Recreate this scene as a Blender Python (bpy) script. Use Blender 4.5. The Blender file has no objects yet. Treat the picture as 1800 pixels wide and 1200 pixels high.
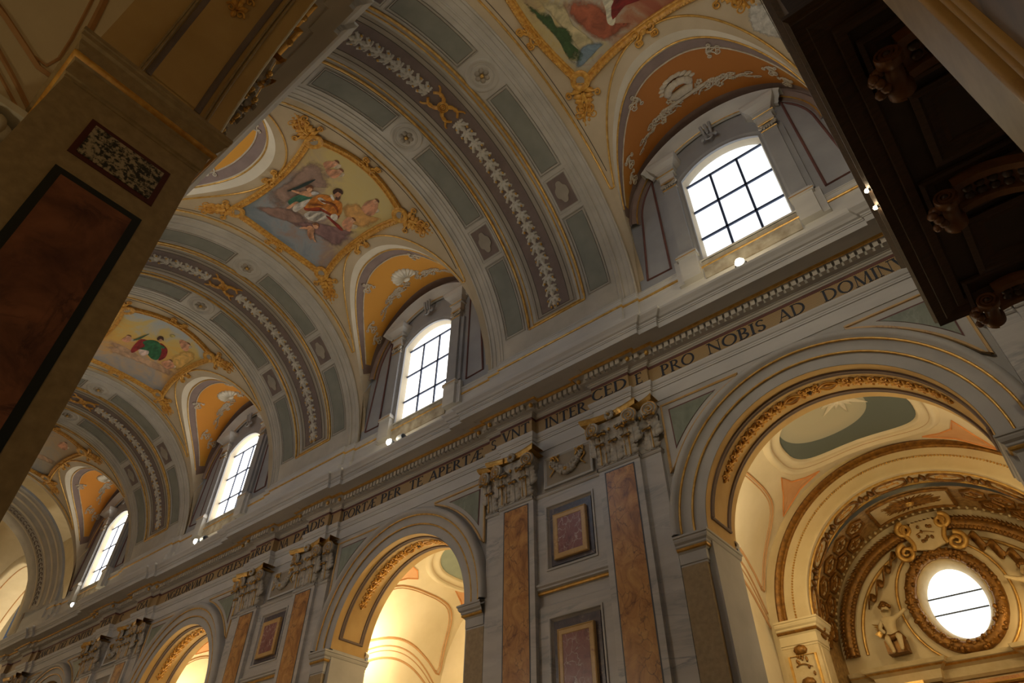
import bpy, math, random
from math import sin, cos, pi, sqrt, radians as rad
from mathutils import Vector, Matrix
random.seed(7)
SC = bpy.context.scene
COL = SC.collection

# ------------------------------------------------------------------ camera
YAW, PITCH, ROLL, FPX = rad(39.74), rad(41.956), rad(0.32), 1163.5
fw = Vector((-sin(YAW) * cos(PITCH), cos(YAW) * cos(PITCH), sin(PITCH)))
rt = fw.cross(Vector((0, 0, 1))).normalized()
up = rt.cross(fw)
rt, up = rt * cos(ROLL) + up * sin(ROLL), -rt * sin(ROLL) + up * cos(ROLL)
cam_d = bpy.data.cameras.new('camera')
cam_d.sensor_width = 36.0
cam_d.lens = FPX / 1800 * 36.0
cam_d.clip_start = 0.02
cam_d.clip_end = 300
cam = bpy.data.objects.new('camera', cam_d)
cam.matrix_world = Matrix(((rt.x, up.x, -fw.x, 0), (rt.y, up.y, -fw.y, 0), (rt.z, up.z, -fw.z, 0), (0, 0, 0, 1)))
COL.objects.link(cam)
SC.camera = cam

# ------------------------------------------------------------------ world, exposure
WORLD = bpy.data.worlds.new('overcast_sky')
SC.world = WORLD
WORLD.use_nodes = True
bg = WORLD.node_tree.nodes['Background']
bg.inputs[0].default_value = (0.62, 0.72, 0.9, 1)
bg.inputs[1].default_value = 0.1
SC.view_settings.view_transform = 'Standard'
SC.view_settings.look = 'None'
SC.view_settings.gamma = 1.0
SC.view_settings.use_curve_mapping = False
SC.view_settings.exposure = 0.0
SC.cycles.use_denoising = True
SC.cycles.max_bounces = 6
SC.cycles.diffuse_bounces = 4
SC.cycles.glossy_bounces = 2
SC.cycles.sample_clamp_indirect = 4.0
WINDOW_FAR, WINDOW_NEAR = (1.35, 3.0, 4.6, 5.2), 2.6       # daylight coming off the panes
SPOT_W, NEAR_SPOT_W, AISLE_W = 12.0, 300.0, 88.0     # lamps, and the added fill lights scaled from them

# ------------------------------------------------------------------ helpers
YC, ZC = 5.38, 10.95          # axis of the nave vault
RV = 4.66                     # radius of the vault
BAY = 9.8
XA = [-1.885 - BAY * k for k in range(4)]      # arch centres
XP = [-6.785 - BAY * k for k in range(4)]      # pilaster pair centres
FLOOR = -1.6


def lerp(a, b, t):
    return a + (b - a) * t


def lin(a, b, n):
    return [a + (b - a) * i / (n - 1) for i in range(n)]


def V(x, th, r):
    a = rad(th)
    return (x, YC + r * cos(a), ZC + r * sin(a))


class MB:
    def __init__(s):
        s.v, s.f, s.m, s.a = [], [], [], None

    def add(s, vs, fs, mi=0):
        o = len(s.v)
        s.v += [tuple(p) for p in vs]
        s.f += [tuple(i + o for i in f) for f in fs]
        s.m += [mi] * len(fs)
        return s

    def grid(s, rows, mi=0, cu=False, cv=False):
        n, m = len(rows), len(rows[0])
        vs = [p for r in rows for p in r]
        fs = []
        for i in range(n if cu else n - 1):
            for j in range(m if cv else m - 1):
                a, b = (i + 1) % n, (j + 1) % m
                fs.append((i * m + j, i * m + b, a * m + b, a * m + j))
        return s.add(vs, fs, mi)

    def box(s, x0, x1, y0, y1, z0, z1, mi=0):
        vs = [(x, y, z) for x in (x0, x1) for y in (y0, y1) for z in (z0, z1)]
        return s.add(vs, [(0, 1, 3, 2), (4, 6, 7, 5), (0, 4, 5, 1), (2, 3, 7, 6), (0, 2, 6, 4), (1, 5, 7, 3)], mi)

    def tube(s, path, r, n=6, closed=False, mi=0):
        P = [Vector(p) for p in path]
        N = len(P)
        R = r if isinstance(r, (list, tuple)) else [r] * N
        rows, prev = [], None
        for i in range(N):
            a = P[(i - 1) % N] if (closed or i > 0) else P[i]
            b = P[(i + 1) % N] if (closed or i < N - 1) else P[i]
            t = (b - a)
            t = t.normalized() if t.length > 1e-9 else Vector((0, 0, 1))
            if prev is None:
                q = Vector((0, 0, 1)) if abs(t.z) < .9 else Vector((1, 0, 0))
                u = t.cross(q).normalized()
            else:
                u = (prev - t * prev.dot(t))
                u = u.normalized() if u.length > 1e-6 else t.orthogonal().normalized()
            w = t.cross(u)
            prev = u
            rows.append([P[i] + (u * cos(2 * pi * k / n) + w * sin(2 * pi * k / n)) * R[i] for k in range(n)])
        s.grid(rows, mi, cu=closed, cv=True)
        if not closed:
            o = len(s.v)
            s.v += [tuple(p) for p in rows[0] + rows[-1]]
            s.f += [tuple(range(o + n - 1, o - 1, -1)), tuple(range(o + n, o + 2 * n))]
            s.m += [mi, mi]
        return s

    def ball(s, c, r, nu=8, nv=5, mi=0):
        rx, ry, rz = r if isinstance(r, (list, tuple)) else (r, r, r)
        rows = []
        for i in range(nv + 1):
            a = -pi / 2 + pi * i / nv
            rows.append([(c[0] + rx * cos(a) * cos(2 * pi * k / nu), c[1] + ry * cos(a) * sin(2 * pi * k / nu), c[2] + rz * sin(a)) for k in range(nu)])
        return s.grid(rows, mi, cv=True)

    def lathe(s, prof, fn, n=16, mi=0):
        """prof: list of (radius, height); fn(u, v, h) -> point"""
        return s.grid([[fn(r * cos(2 * pi * k / n), r * sin(2 * pi * k / n), h) for k in range(n)] for r, h in prof], mi, cv=True)

    def prism(s, pts, fn, h0, h1, mi=0, back=False):
        n = len(pts)
        vs = [fn(u, v, h0) for u, v in pts] + [fn(u, v, h1) for u, v in pts]
        fs = [(i, (i + 1) % n, n + (i + 1) % n, n + i) for i in range(n)] + [tuple(range(n, 2 * n))]
        if back:
            fs.append(tuple(range(n - 1, -1, -1)))
        return s.add(vs, fs, mi)

    def blob(s, pts, fn, h0, h1, hc=None, rings=3, mi=0):
        """star-shaped relief: outline at h0/h1, rising to hc in the middle"""
        hc = h1 if hc is None else hc
        cx = sum(p[0] for p in pts) / len(pts)
        cy = sum(p[1] for p in pts) / len(pts)
        rows = [[fn(u, v, h0) for u, v in pts]]
        for k in range(rings):
            t = k / rings
            rows.append([fn(lerp(u, cx, t), lerp(v, cy, t), lerp(h1, hc, sin(t * pi / 2))) for u, v in pts])
        s.grid(rows, mi, cv=True)
        o = len(s.v)
        n = len(pts)
        s.v += [tuple(fn(cx, cy, hc))]
        s.f += [(o, o - n + i, o - n + (i + 1) % n) for i in range(n)]
        s.m += [mi] * n
        return s

    def soft(s, pts, fn, h, rings=7):
        cx = sum(p[0] for p in pts) / len(pts)
        cy = sum(p[1] for p in pts) / len(pts)
        s.grid([[fn(lerp(u, cx, k / rings), lerp(v, cy, k / rings), h) for u, v in pts] for k in range(rings + 1)], cv=True)
        s.a = (s.a or []) + [k / rings for k in range(rings + 1) for _ in pts]
        return s

    def data(s, name, mats, base=(0, 0, 0), smooth=False):
        me = bpy.data.meshes.new(name)
        b = base
        me.from_pydata([(x - b[0], y - b[1], z - b[2]) for x, y, z in s.v], [], s.f)
        if not isinstance(mats, (list, tuple)):
            mats = [mats]
        for m in mats:
            me.materials.append(m)
        if len(mats) > 1:
            me.polygons.foreach_set('material_index', s.m)
        if s.a:
            at = me.attributes.new('edge', 'FLOAT', 'POINT')
            at.data.foreach_set('value', s.a)
        if smooth:
            me.polygons.foreach_set('use_smooth', [True] * len(me.polygons))
            try:
                me.set_sharp_from_angle(angle=rad(62))
            except Exception:
                pass
        me.update()
        return me


BASE = {}


def xyz(u, v, h):
    return (u, v, h)


def link(name, data, parent=None):
    o = bpy.data.objects.new(name, data)
    COL.objects.link(o)
    if parent is not None:
        o.parent = parent
        BASE[o] = BASE.get(parent, (0, 0, 0))
    return o


def thing(name, label, cat, base=(0, 0, 0), group=None):
    o = bpy.data.objects.new(name, None)
    o.empty_display_size = .2
    COL.objects.link(o)
    o.location = base
    BASE[o] = tuple(base)
    tag(o, label, cat, group)
    return o


def tag(o, label=None, cat=None, group=None, kind=None):
    if label:
        o['label'] = label
    if cat:
        o['category'] = cat
    if group:
        o['group'] = group
    if kind:
        o['kind'] = kind
    return o


def part(name, mb, mats, parent, smooth=False):
    return link(name, mb.data(name, mats, BASE.get(parent, (0, 0, 0)), smooth), parent)


def top(name, mb, mats, label=None, cat=None, group=None, kind=None, smooth=False):
    return tag(link(name, mb.data(name, mats, (0, 0, 0), smooth)), label, cat, group, kind)


def struct(name, mb, mats, smooth=False):
    return tag(link(name, mb.data(name, mats, (0, 0, 0), smooth)), kind='structure')


def inst(name, data, parent, M):
    o = bpy.data.objects.new(name, data)
    COL.objects.link(o)
    b = BASE.get(parent, (0, 0, 0)) if parent is not None else (0, 0, 0)
    o.parent = parent
    o.matrix_local = Matrix.Translation(Vector((-b[0], -b[1], -b[2]))) @ M
    BASE[o] = b
    return o


def copy_tree(o, dx=0, label=None, mirror=False, parent=None):
    c = o.copy()
    COL.objects.link(c)
    if parent is not None:
        c.parent = parent
    else:
        c.location.x += dx
        if mirror:
            c.location.y = 2 * YC - c.location.y
            c.scale.y = -c.scale.y
        if label:
            c['label'] = label
    for ch in o.children:
        copy_tree(ch, parent=c)
    return c


def frame(P, X, Y, Z):
    return Matrix(((X[0], Y[0], Z[0], P[0]), (X[1], Y[1], Z[1], P[1]), (X[2], Y[2], Z[2], P[2]), (0, 0, 0, 1)))


def MV(x, th, r, rot=0, s=1):            # frame on the nave vault: y along rising angle, z into the nave
    a = rad(th)
    return frame(V(x, th, r), (1, 0, 0), (0, -sin(a), cos(a)), (0, -cos(a), -sin(a))) @ Matrix.Rotation(rad(rot), 4, 'Z') @ Matrix.Scale(s, 4)


def MW(x, y, z, rot=0, s=1):             # frame on the far nave wall: y up, z into the nave
    return frame((x, y, z), (1, 0, 0), (0, 0, 1), (0, -1, 0)) @ Matrix.Rotation(rad(rot), 4, 'Z') @ Matrix.Scale(s, 4)


def MA(xc, zc, r, ang, y, rot=0, s=1):   # frame on an arch soffit
    a = rad(ang)
    return frame((xc + r * cos(a), y, zc + r * sin(a)), (0, -1, 0), (-sin(a), 0, cos(a)), (-cos(a), 0, -sin(a))) @ Matrix.Rotation(rad(rot), 4, 'Z') @ Matrix.Scale(s, 4)


# ------------------------------------------------------------------ materials
def S(r, g, b):
    return tuple(((c / 255) / 12.92 if c / 255 < .04045 else ((c / 255 + .055) / 1.055) ** 2.4) for c in (r, g, b)) + (1,)


def nodes(name):
    m = bpy.data.materials.new(name)
    m.use_nodes = True
    nt = m.node_tree
    return m, nt, nt.nodes['Principled BSDF']


def coord(nt, kind='Object', scale=(1, 1, 1)):
    t = nt.nodes.new('ShaderNodeTexCoord')
    mp = nt.nodes.new('ShaderNodeMapping')
    mp.inputs['Scale'].default_value = scale
    nt.links.new(t.outputs[kind], mp.inputs[0])
    return mp.outputs[0]


def ramp(nt, src, stops):
    r = nt.nodes.new('ShaderNodeValToRGB')
    e = r.color_ramp.elements
    while len(e) < len(stops):
        e.new(.5)
    for el, (p, c) in zip(e, stops):
        el.position = p
        el.color = c
    nt.links.new(src, r.inputs[0])
    return r.outputs[0]


def noise(nt, vec, scale, detail=4, rough=.55, dist=0):
    n = nt.nodes.new('ShaderNodeTexNoise')
    n.inputs['Scale'].default_value = scale
    n.inputs['Detail'].default_value = detail
    n.inputs['Roughness'].default_value = rough
    n.inputs['Distortion'].default_value = dist
    nt.links.new(vec, n.inputs['Vector'])
    return n.outputs['Fac']


def bump(nt, bsdf, h, strength=.2, dist=.02):
    b = nt.nodes.new('ShaderNodeBump')
    b.inputs['Strength'].default_value = strength
    b.inputs['Distance'].default_value = dist
    nt.links.new(h, b.inputs['Height'])
    nt.links.new(b.outputs[0], bsdf.inputs['Normal'])


def mix(nt, f, a, b):
    m = nt.nodes.new('ShaderNodeMix')
    m.data_type = 'RGBA'
    if isinstance(f, (int, float)):
        m.inputs[0].default_value = f
    else:
        nt.links.new(f, m.inputs[0])
    for i, c in ((6, a), (7, b)):
        if isinstance(c, tuple):
            m.inputs[i].default_value = c
        else:
            nt.links.new(c, m.inputs[i])
    return m.outputs[2]


def mat(name, c1, c2=None, scale=3, lo=.3, hi=.7, rough=.75, metal=0, bmp=0, bscale=25, stretch=(1, 1, 1), detail=5):
    m, nt, b = nodes(name)
    b.inputs['Roughness'].default_value = rough
    b.inputs['Metallic'].default_value = metal
    if c2 is None:
        b.inputs['Base Color'].default_value = c1
    else:
        v = coord(nt, 'Object', stretch)
        nt.links.new(ramp(nt, noise(nt, v, scale, detail), [(lo, c1), (hi, c2)]), b.inputs['Base Color'])
    if bmp:
        bump(nt, b, noise(nt, coord(nt), bscale, 4), bmp)
    return m


def marble(name, c1, c2, vein, scale=3, vscale=2.2, width=.03, rough=.3, stretch=(1, 1, 1), vamt=1.0):
    m, nt, b = nodes(name)
    b.inputs['Roughness'].default_value = rough
    v = coord(nt, 'Object', stretch)
    base = ramp(nt, noise(nt, v, scale, 6, .6, .6), [(.32, c1), (.68, c2)])
    n = noise(nt, v, vscale, 7, .62, 1.4)
    k = ramp(nt, n, [(.5 - width, (0, 0, 0, 1)), (.5, (vamt, vamt, vamt, 1)), (.5 + width, (0, 0, 0, 1))])
    n2 = ramp(nt, noise(nt, v, vscale * .7, 3, .5, .2), [(.46, (0, 0, 0, 1)), (.66, (1, 1, 1, 1))])
    mk = nt.nodes.new('ShaderNodeMath'); mk.operation = 'MULTIPLY'
    nt.links.new(k, mk.inputs[0]); nt.links.new(n2, mk.inputs[1])
    nt.links.new(mix(nt, mk.outputs[0], base, vein), b.inputs['Base Color'])
    return m


def soft_paint(name, c1, c2, scale=4, gain=1.9):
    """paint that fades out raggedly towards its own outline"""
    m, nt, b = nodes(name)
    b.inputs['Roughness'].default_value = .8
    v = coord(nt)
    nt.links.new(ramp(nt, noise(nt, v, scale, 6, .65, .8), [(.3, c1), (.7, c2)]), b.inputs['Base Color'])
    at = nt.nodes.new('ShaderNodeAttribute'); at.attribute_name = 'edge'
    n = noise(nt, v, scale * 1.3, 6, .65, .4)
    k = nt.nodes.new('ShaderNodeMath'); k.operation = 'MULTIPLY_ADD'; k.inputs[1].default_value = gain
    nt.links.new(at.outputs['Fac'], k.inputs[0])
    sb = nt.nodes.new('ShaderNodeMath'); sb.operation = 'SUBTRACT'; sb.inputs[1].default_value = .62
    nt.links.new(n, sb.inputs[0]); nt.links.new(sb.outputs[0], k.inputs[2])
    cl = ramp(nt, k.outputs[0], [(0, (0, 0, 0, 1)), (.45, (1, 1, 1, 1))])
    nt.links.new(cl, b.inputs['Alpha'])
    return m


def breccia(name, cols, crack, scale=5, rough=.3, stretch=(1, 1, 1), width=.03, amt=.8):
    m, nt, b = nodes(name)
    b.inputs['Roughness'].default_value = rough
    v = coord(nt, 'Object', stretch)
    nn = nt.nodes.new('ShaderNodeTexNoise'); nn.inputs['Scale'].default_value = scale * .8; nn.inputs['Detail'].default_value = 5
    nt.links.new(v, nn.inputs['Vector'])
    dv = nt.nodes.new('ShaderNodeVectorMath'); dv.operation = 'MULTIPLY_ADD'
    nt.links.new(nn.outputs['Color'], dv.inputs[0]); dv.inputs[1].default_value = (.35, .35, .35); nt.links.new(v, dv.inputs[2])
    vo = nt.nodes.new('ShaderNodeTexVoronoi'); vo.feature = 'DISTANCE_TO_EDGE'; vo.inputs['Scale'].default_value = scale
    nt.links.new(dv.outputs[0], vo.inputs['Vector'])
    base = ramp(nt, noise(nt, v, scale * .55, 7, .65, 1.0), [(.28 + .44 * i / (len(cols) - 1), c) for i, c in enumerate(cols)])
    k = ramp(nt, vo.outputs['Distance'], [(0, (amt, amt, amt, 1)), (width, (0, 0, 0, 1))])
    n2 = ramp(nt, noise(nt, v, scale * .5, 3, .5, .2), [(.42, (0, 0, 0, 1)), (.6, (1, 1, 1, 1))])
    mk = nt.nodes.new('ShaderNodeMath'); mk.operation = 'MULTIPLY'
    nt.links.new(k, mk.inputs[0]); nt.links.new(n2, mk.inputs[1])
    nt.links.new(mix(nt, mk.outputs[0], base, crack), b.inputs['Base Color'])
    return m


def emit(name, col, strength):
    m = bpy.data.materials.new(name)
    m.use_nodes = True
    nt = m.node_tree
    for n in list(nt.nodes):
        nt.nodes.remove(n)
    e = nt.nodes.new('ShaderNodeEmission')
    e.inputs[0].default_value = col
    e.inputs[1].default_value = strength
    o = nt.nodes.new('ShaderNodeOutputMaterial')
    nt.links.new(e.outputs[0], o.inputs[0])
    return m


M = {}
M['vault'] = mat('vault_plaster', S(182, 164, 134), S(200, 182, 152), 1.1, rough=.8, bmp=.05)
M['web'] = mat('lunette_plaster', S(206, 194, 170), S(220, 208, 184), 1.4, rough=.8, bmp=.05)
M['rib'] = mat('rib_plaster', S(172, 165, 152), S(192, 185, 172), 1.6, rough=.8, bmp=.05)
M['ribgreen'] = mat('rib_panel_paint', S(124, 124, 112), S(140, 139, 126), 1.8, rough=.8)
M['ribbrown'] = mat('rib_brown_paint', S(112, 96, 88), S(128, 110, 100), 2.2, rough=.8)
M['ribgrey'] = mat('rib_grey_paint', S(150, 140, 124), S(164, 152, 134), 2, rough=.8)
M['dark'] = mat('dark_line_paint', S(92, 82, 70), rough=.8)
M['wall'] = mat('nave_wall_paint', S(168, 165, 161), S(188, 185, 180), 1.2, rough=.65, bmp=.04)
M['corn'] = mat('cornice_paint', S(182, 180, 177), S(206, 203, 198), 2.0, rough=.6, stretch=(.3, 1, 1), bmp=.03)
M['wall_worn'] = mat('worn_plaster', S(140, 128, 110), S(188, 180, 164), 4, .3, .68, rough=.9, bmp=.4, bscale=14)
M['veined'] = marble('grey_veined_marble', S(176, 172, 167), S(198, 194, 189), S(128, 131, 136), .9, .8, .06, .35, (.45, .45, 3.2), .8)
M['gold'] = mat('gilding', S(190, 142, 66), S(226, 184, 104), 9, rough=.36, metal=.55, bmp=.1, bscale=40)
M['goldpaint'] = mat('gold_paint', S(178, 116, 34), S(226, 174, 80), 12, rough=.5, metal=.15)
M['golddark'] = mat('dark_gilding', S(104, 68, 26), S(160, 112, 44), 11, rough=.45, metal=.5, bmp=.3, bscale=30)
M['giallo'] = breccia('yellow_marble', [S(116, 74, 46), S(176, 122, 66), S(198, 146, 84), S(214, 166, 104)], S(84, 52, 44), 5, .3, (1, 1, .75), .05, .8)
M['redmarble'] = breccia('red_veined_marble', [S(98, 56, 54), S(136, 82, 78), S(150, 98, 92), S(186, 150, 142)], S(216, 200, 190), 6, .3, (1, 1, .8), .05, .85)
M['darkmarble'] = marble('dark_breccia', S(62, 58, 66), S(96, 86, 92), S(150, 130, 120), 6, 5, .03, .3)
M['yellowframe'] = marble('yellow_frame_marble', S(196, 156, 96), S(212, 176, 118), S(150, 100, 70), 3, 4, .02, .3)
M['green'] = marble('green_grey_marble', S(118, 126, 112), S(146, 152, 136), S(176, 176, 160), 2.5, 3, .05, .3, (1, 1, .5), .5)
M['purple'] = mat('purple_border', S(98, 62, 58), S(112, 74, 68), 3, rough=.7)
M['slate'] = mat('slate_edge', S(72, 76, 80), rough=.4)
M['letter'] = mat('letter_paint', S(34, 38, 48), S(46, 50, 62), 8, rough=.6)
M['cap'] = mat('capital_stucco', S(160, 154, 146), S(196, 188, 174), 10, rough=.6, bmp=.2, bscale=30)
M['purpleweb'] = mat('lunette_border_paint', S(128, 108, 100), S(142, 122, 112), 3, rough=.8)
M['stucco'] = mat('white_stucco', S(206, 198, 178), S(224, 214, 194), 6, rough=.75, bmp=.1)
M['grisaille'] = mat('grisaille_paint', S(172, 158, 138), S(206, 192, 168), 7, rough=.8)
M['leaf'] = mat('garland_leaf_paint', S(186, 178, 162), S(208, 200, 184), 6, rough=.8)
M['winwall'] = mat('clerestory_paint', S(146, 146, 148), S(160, 160, 162), 1.4, rough=.7)
M['lead'] = mat('window_bar', S(44, 60, 92), rough=.5)
GLASS = [emit('daylit_glass', c_, w_) for c_, w_ in zip(((.92, .96, 1, 1), (1, .98, .94, 1), (1, .95, .86, 1), (1, .94, .82, 1)), WINDOW_FAR)]
M['glass'] = emit('daylit_chapel_glass', (.92, .98, 1, 1), 2.5)
M['glass_near'] = emit('daylit_glass_opposite', (0.66, 0.81, 1, 1), WINDOW_NEAR)
M['cream'] = mat('aisle_plaster', S(216, 200, 166), S(228, 213, 182), 1.2, rough=.8, bmp=.04)
M['creamline'] = mat('aisle_brown_line', S(182, 138, 92), S(196, 152, 106), 3, rough=.8)
M['ochre'] = mat('soffit_ochre', S(186, 150, 92), S(204, 170, 112), 1.6, rough=.75)
M['orange'] = mat('orange_paint', S(214, 140, 76), S(222, 152, 90), 3, rough=.8)
M['salmon'] = mat('salmon_paint', S(214, 160, 112), S(222, 172, 126), 3, rough=.8)
M['stone'] = mat('pier_limestone', S(146, 124, 88), S(170, 146, 106), 14, rough=.5)
M['wood'] = mat('loft_wood', S(64, 48, 38), S(86, 64, 48), 6, rough=.6, stretch=(1, 6, 6))
M['woodlight'] = mat('loft_wood_edge', S(104, 68, 42), S(130, 88, 54), 6, rough=.4)
M['woodpanel'] = mat('loft_panel', S(62, 52, 46), S(76, 64, 54), 3, rough=.6)
M['metal'] = mat('lamp_housing', S(150, 158, 176), rough=.45)
M['black'] = mat('black_metal', S(24, 24, 26), rough=.5)
M['floor'] = marble('floor_marble', S(86, 78, 68), S(112, 102, 90), S(60, 56, 50), 1.2, 1.5, .03, .3)

# ================================================================== THE SETTING
XL, XR = -37.6, 2.7           # ends of the nave
AZ, AR = 5.06, 2.15           # arcade arches
mb = MB(); mb.box(-60, 6, -5, 18, FLOOR - .2, FLOOR)
struct('floor', mb, M['floor'])


def arcade(mb, yf, yb, arches, x0, x1, ztop):
    """wall slab with round-headed openings: arches = [(xc, zc, r)]"""
    sg = 1 if yb > yf else -1
    cuts = sorted(arches)
    xs = x0
    for i, (xc, zc, r) in enumerate(cuts):
        xe = (cuts[i + 1][0] + xc) / 2 if i + 1 < len(cuts) else x1
        for y in (yf, yb):
            mb.add([(xs, y, FLOOR), (xc - r, y, FLOOR), (xc - r, y, zc), (xs, y, zc)], [(0, 1, 2, 3)])
            mb.add([(xc + r, y, FLOOR), (xe, y, FLOOR), (xe, y, zc), (xc + r, y, zc)], [(0, 1, 2, 3)])
            n = 40
            A = [(xc - r * cos(pi * k / n), y, zc + r * sin(pi * k / n)) for k in range(n + 1)]
            B = []
            for k in range(n + 1):
                t = k / n
                if t < .2: B.append((xs, y, lerp(zc, ztop, t / .2)))
                elif t > .8: B.append((xe, y, lerp(ztop, zc, (t - .8) / .2)))
                else: B.append((lerp(xs, xe, (t - .2) / .6), y, ztop))
            mb.grid([A, B])
        n = 40
        arc = [(xc - r, FLOOR)] + [(xc - r * cos(pi * k / n), zc + r * sin(pi * k / n)) for k in range(n + 1)] + [(xc + r, FLOOR)]
        mb.grid([[(x, yf, z) for x, z in arc], [(x, yb, z) for x, z in arc]])
        xs = xe


# far and near arcade walls
mb = MB(); arcade(mb, 10.05, 11.1, [(x, AZ, AR) for x in XA], XL, XR, 9.3)
mb.box(XL, XR, 10.42, 11.1, 9.3, 11.2)
WALL_FAR = struct('wall_far', mb, M['wall'])
NXC, NZC, NR = -1.825, 4.97, 2.02      # the arch the camera stands under
mb = MB(); arcade(mb, .71, -.3, [(NXC, NZC, NR)] + [(x, AZ, AR) for x in XA[1:]], XL, XR, 9.3)
mb.box(XL, XR, -.3, .3, 9.3, 11.2)
WALL_NEAR = struct('wall_near', mb, M['ochre'])
# entrance wall behind the loft, and walls closing the clerestory outside
mb = MB(); mb.box(XR, XR + .4, -6, 18, FLOOR, 17)
struct('wall_entrance', mb, M['wall'])

# ------------------------------------------------------------------ vault with lunettes
LA, LN, LZ0, LB = 2.45, 2.4, 12.6, 2.64
WR, WZ = 2.54, 13.25


def z_open(dx):
    return LZ0 + LB * max(0, 1 - (abs(dx) / LA) ** LN) ** (1 / LN)


def web(dx, t, lift=0):
    zv = z_open(dx)
    yv = YC + sqrt(max(0, RV ** 2 - (zv - ZC) ** 2))
    zw = WZ + WR * sqrt(max(0, 1 - (dx / LA) ** 2))
    p = Vector((dx * (1 + t * (WR / LA - 1)), yv + (10.0 - yv) * t, zv + (zw - zv) * t))
    if lift:
        c = Vector((0, p.y, 12.6))
        p += (c - p).normalized() * lift
    return tuple(p)


COLS = [LA * sin(radians_) for radians_ in [(-pi / 2 + pi * i / 60) for i in range(61)]]


def mir(p, m):
    return (p[0], 2 * YC - p[1], p[2]) if m else p


ceil = MB(); webs = MB()
for xa in XA:
    rows = []
    for dx in [-2.72, -2.6] + COLS + [2.6, 2.72] if True else []:
        t0 = math.degrees(math.asin(min(1, (z_open(dx) - ZC) / RV))) if abs(dx) < LA - 1e-6 else (math.degrees(math.asin((LZ0 - ZC) / RV)) if abs(dx) <= LA else -1)
        rows.append([V(xa + dx, th, RV) for th in lin(t0, 180 - t0, 49)])
    ceil.grid(rows)
    for m in (False, True):
        webs.grid([[mir((xa + p[0], p[1], p[2]), m) for p in (web(dx, t) for t in lin(0, 1, 9))] for dx in COLS])
        for s in (-1, 1):
            rows, rows2 = [], []
            for z in lin(10.9, LZ0, 12):
                yv = YC + sqrt(RV ** 2 - (max(z, ZC) - ZC) ** 2)
                rows.append([mir((xa + s * lerp(LA, WR, t), lerp(yv, 10.02, t), lerp(z, z + (WZ - LZ0) * (z - 10.9) / (LZ0 - 10.9), t)), m) for t in lin(0, 1, 5)])
                rows2.append([mir((xa + s * LA, yv, z), m), mir((xa + s * 2.72, yv, z), m)])
            webs.grid(rows)
            ceil.grid(rows2)
# vault strips above the ribs and towards the entrance
for x0, x1 in [(x - 2.2, x + 2.2) for x in XP[:3]] + [(XA[0] + 2.7, XR + .1)]:
    ceil.grid([[V(x, th, RV + .02) for th in lin(-1, 181, 61)] for x in (x0, x1)])
CEIL = struct('ceiling', ceil, M['vault'], True)
part('lunette_web', webs, M['web'], CEIL, True)

# gilt lines on the vault
gl = MB()
for xa in XA:
    for m in (False, True):
        pts = []
        for dx in lin(-2.43, 2.43, 61):
            dd = dx / 2.43 * LA
            k = 1 - (abs(dx) / 2.43) ** 3
            th = math.degrees(math.asin(min(1, (z_open(dd * .985) - ZC) / RV))) + 2.0 + 2.2 * k
            th = max(th, 38.5)
            pts.append(mir(V(xa + dx, th, RV - .012), m))
        gl.tube(pts, .026, 6)
    for s in (-1, 1):
        gl.tube([V(xa + s * 2.45, th, RV - .012) for th in lin(38.5, 141.5, 50)], .028, 6)
part('gilt_line', gl, M['gold'], CEIL, True)
dl = MB()
for xa in XA:
    for s in (-1, 1):
        dl.tube([V(xa + s * 2.34, th, RV - .004) for th in lin(44, 136, 40)], .01, 4)
    for m in (False, True):
        for t, r in ((.095, .024), (.128, .011)):
            dl_t = gl if False else dl
        g2 = [mir((xa + p[0], p[1], p[2]), m) for p in (web(dx, .10 + .13 * (abs(dx) / LA) ** 6, .012) for dx in COLS[4:-4])]
        webg = MB().tube(g2, .022, 6)
        part('gilt_line', webg, M['gold'], CEIL, True)
part('painted_line', dl, M['dark'], CEIL)

# damp stains
stain = soft_paint('damp_stain', S(150, 146, 136), S(226, 222, 212), 7, 2.2)
part('damp_stain', MB().soft([(XA[0] + u, v) for u, v in ((1.95, 58.2), (2.1, 61), (2.42, 59), (2.5, 53), (2.4, 47), (2.15, 50), (1.93, 54))], lambda u, v, h: V(u, v, RV - h), .006), stain, CEIL)
# ------------------------------------------------------------------ entablature (swept with its breaks forward over the pilasters)
def segs_for(pairs, steps, x0, x1):
    """steps: [(half_width_in, half_width_out, off)...] symmetric about each pair centre"""
    L = []
    for c in pairs:
        for a, b, off in steps:
            L.append((c - b, c - a, off))
            L.append((c + a, c + b, off))
    L = sorted([s for s in L if s[1] - s[0] > 1e-6])
    out, x = [], x0
    for a, b, off in L:
        if a > x + 1e-6:
            out.append((x, a, 0))
        a, b = max(a, x0), min(b, x1)
        if b > a:
            out.append((a, b, off))
            x = b
    if x < x1:
        out.append((x, x1, 0))
    return out


def sweep(prof, segs, y0, m=False, mb=None):
    mb = mb or MB()
    rows = []
    for p, z in prof:
        row = []
        for i, (a, b, off) in enumerate(segs):
            y = y0 - off - p
            if i > 0:
                po = segs[i - 1][2]
                a = a + p if po > off else a - p if po < off else a
            if i < len(segs) - 1:
                no = segs[i + 1][2]
                b = b - p if no > off else b + p if no < off else b
            row += [mir((a, y, z), m), mir((b, y, z), m)]
        rows.append(row)
    return mb.grid(rows)


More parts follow.
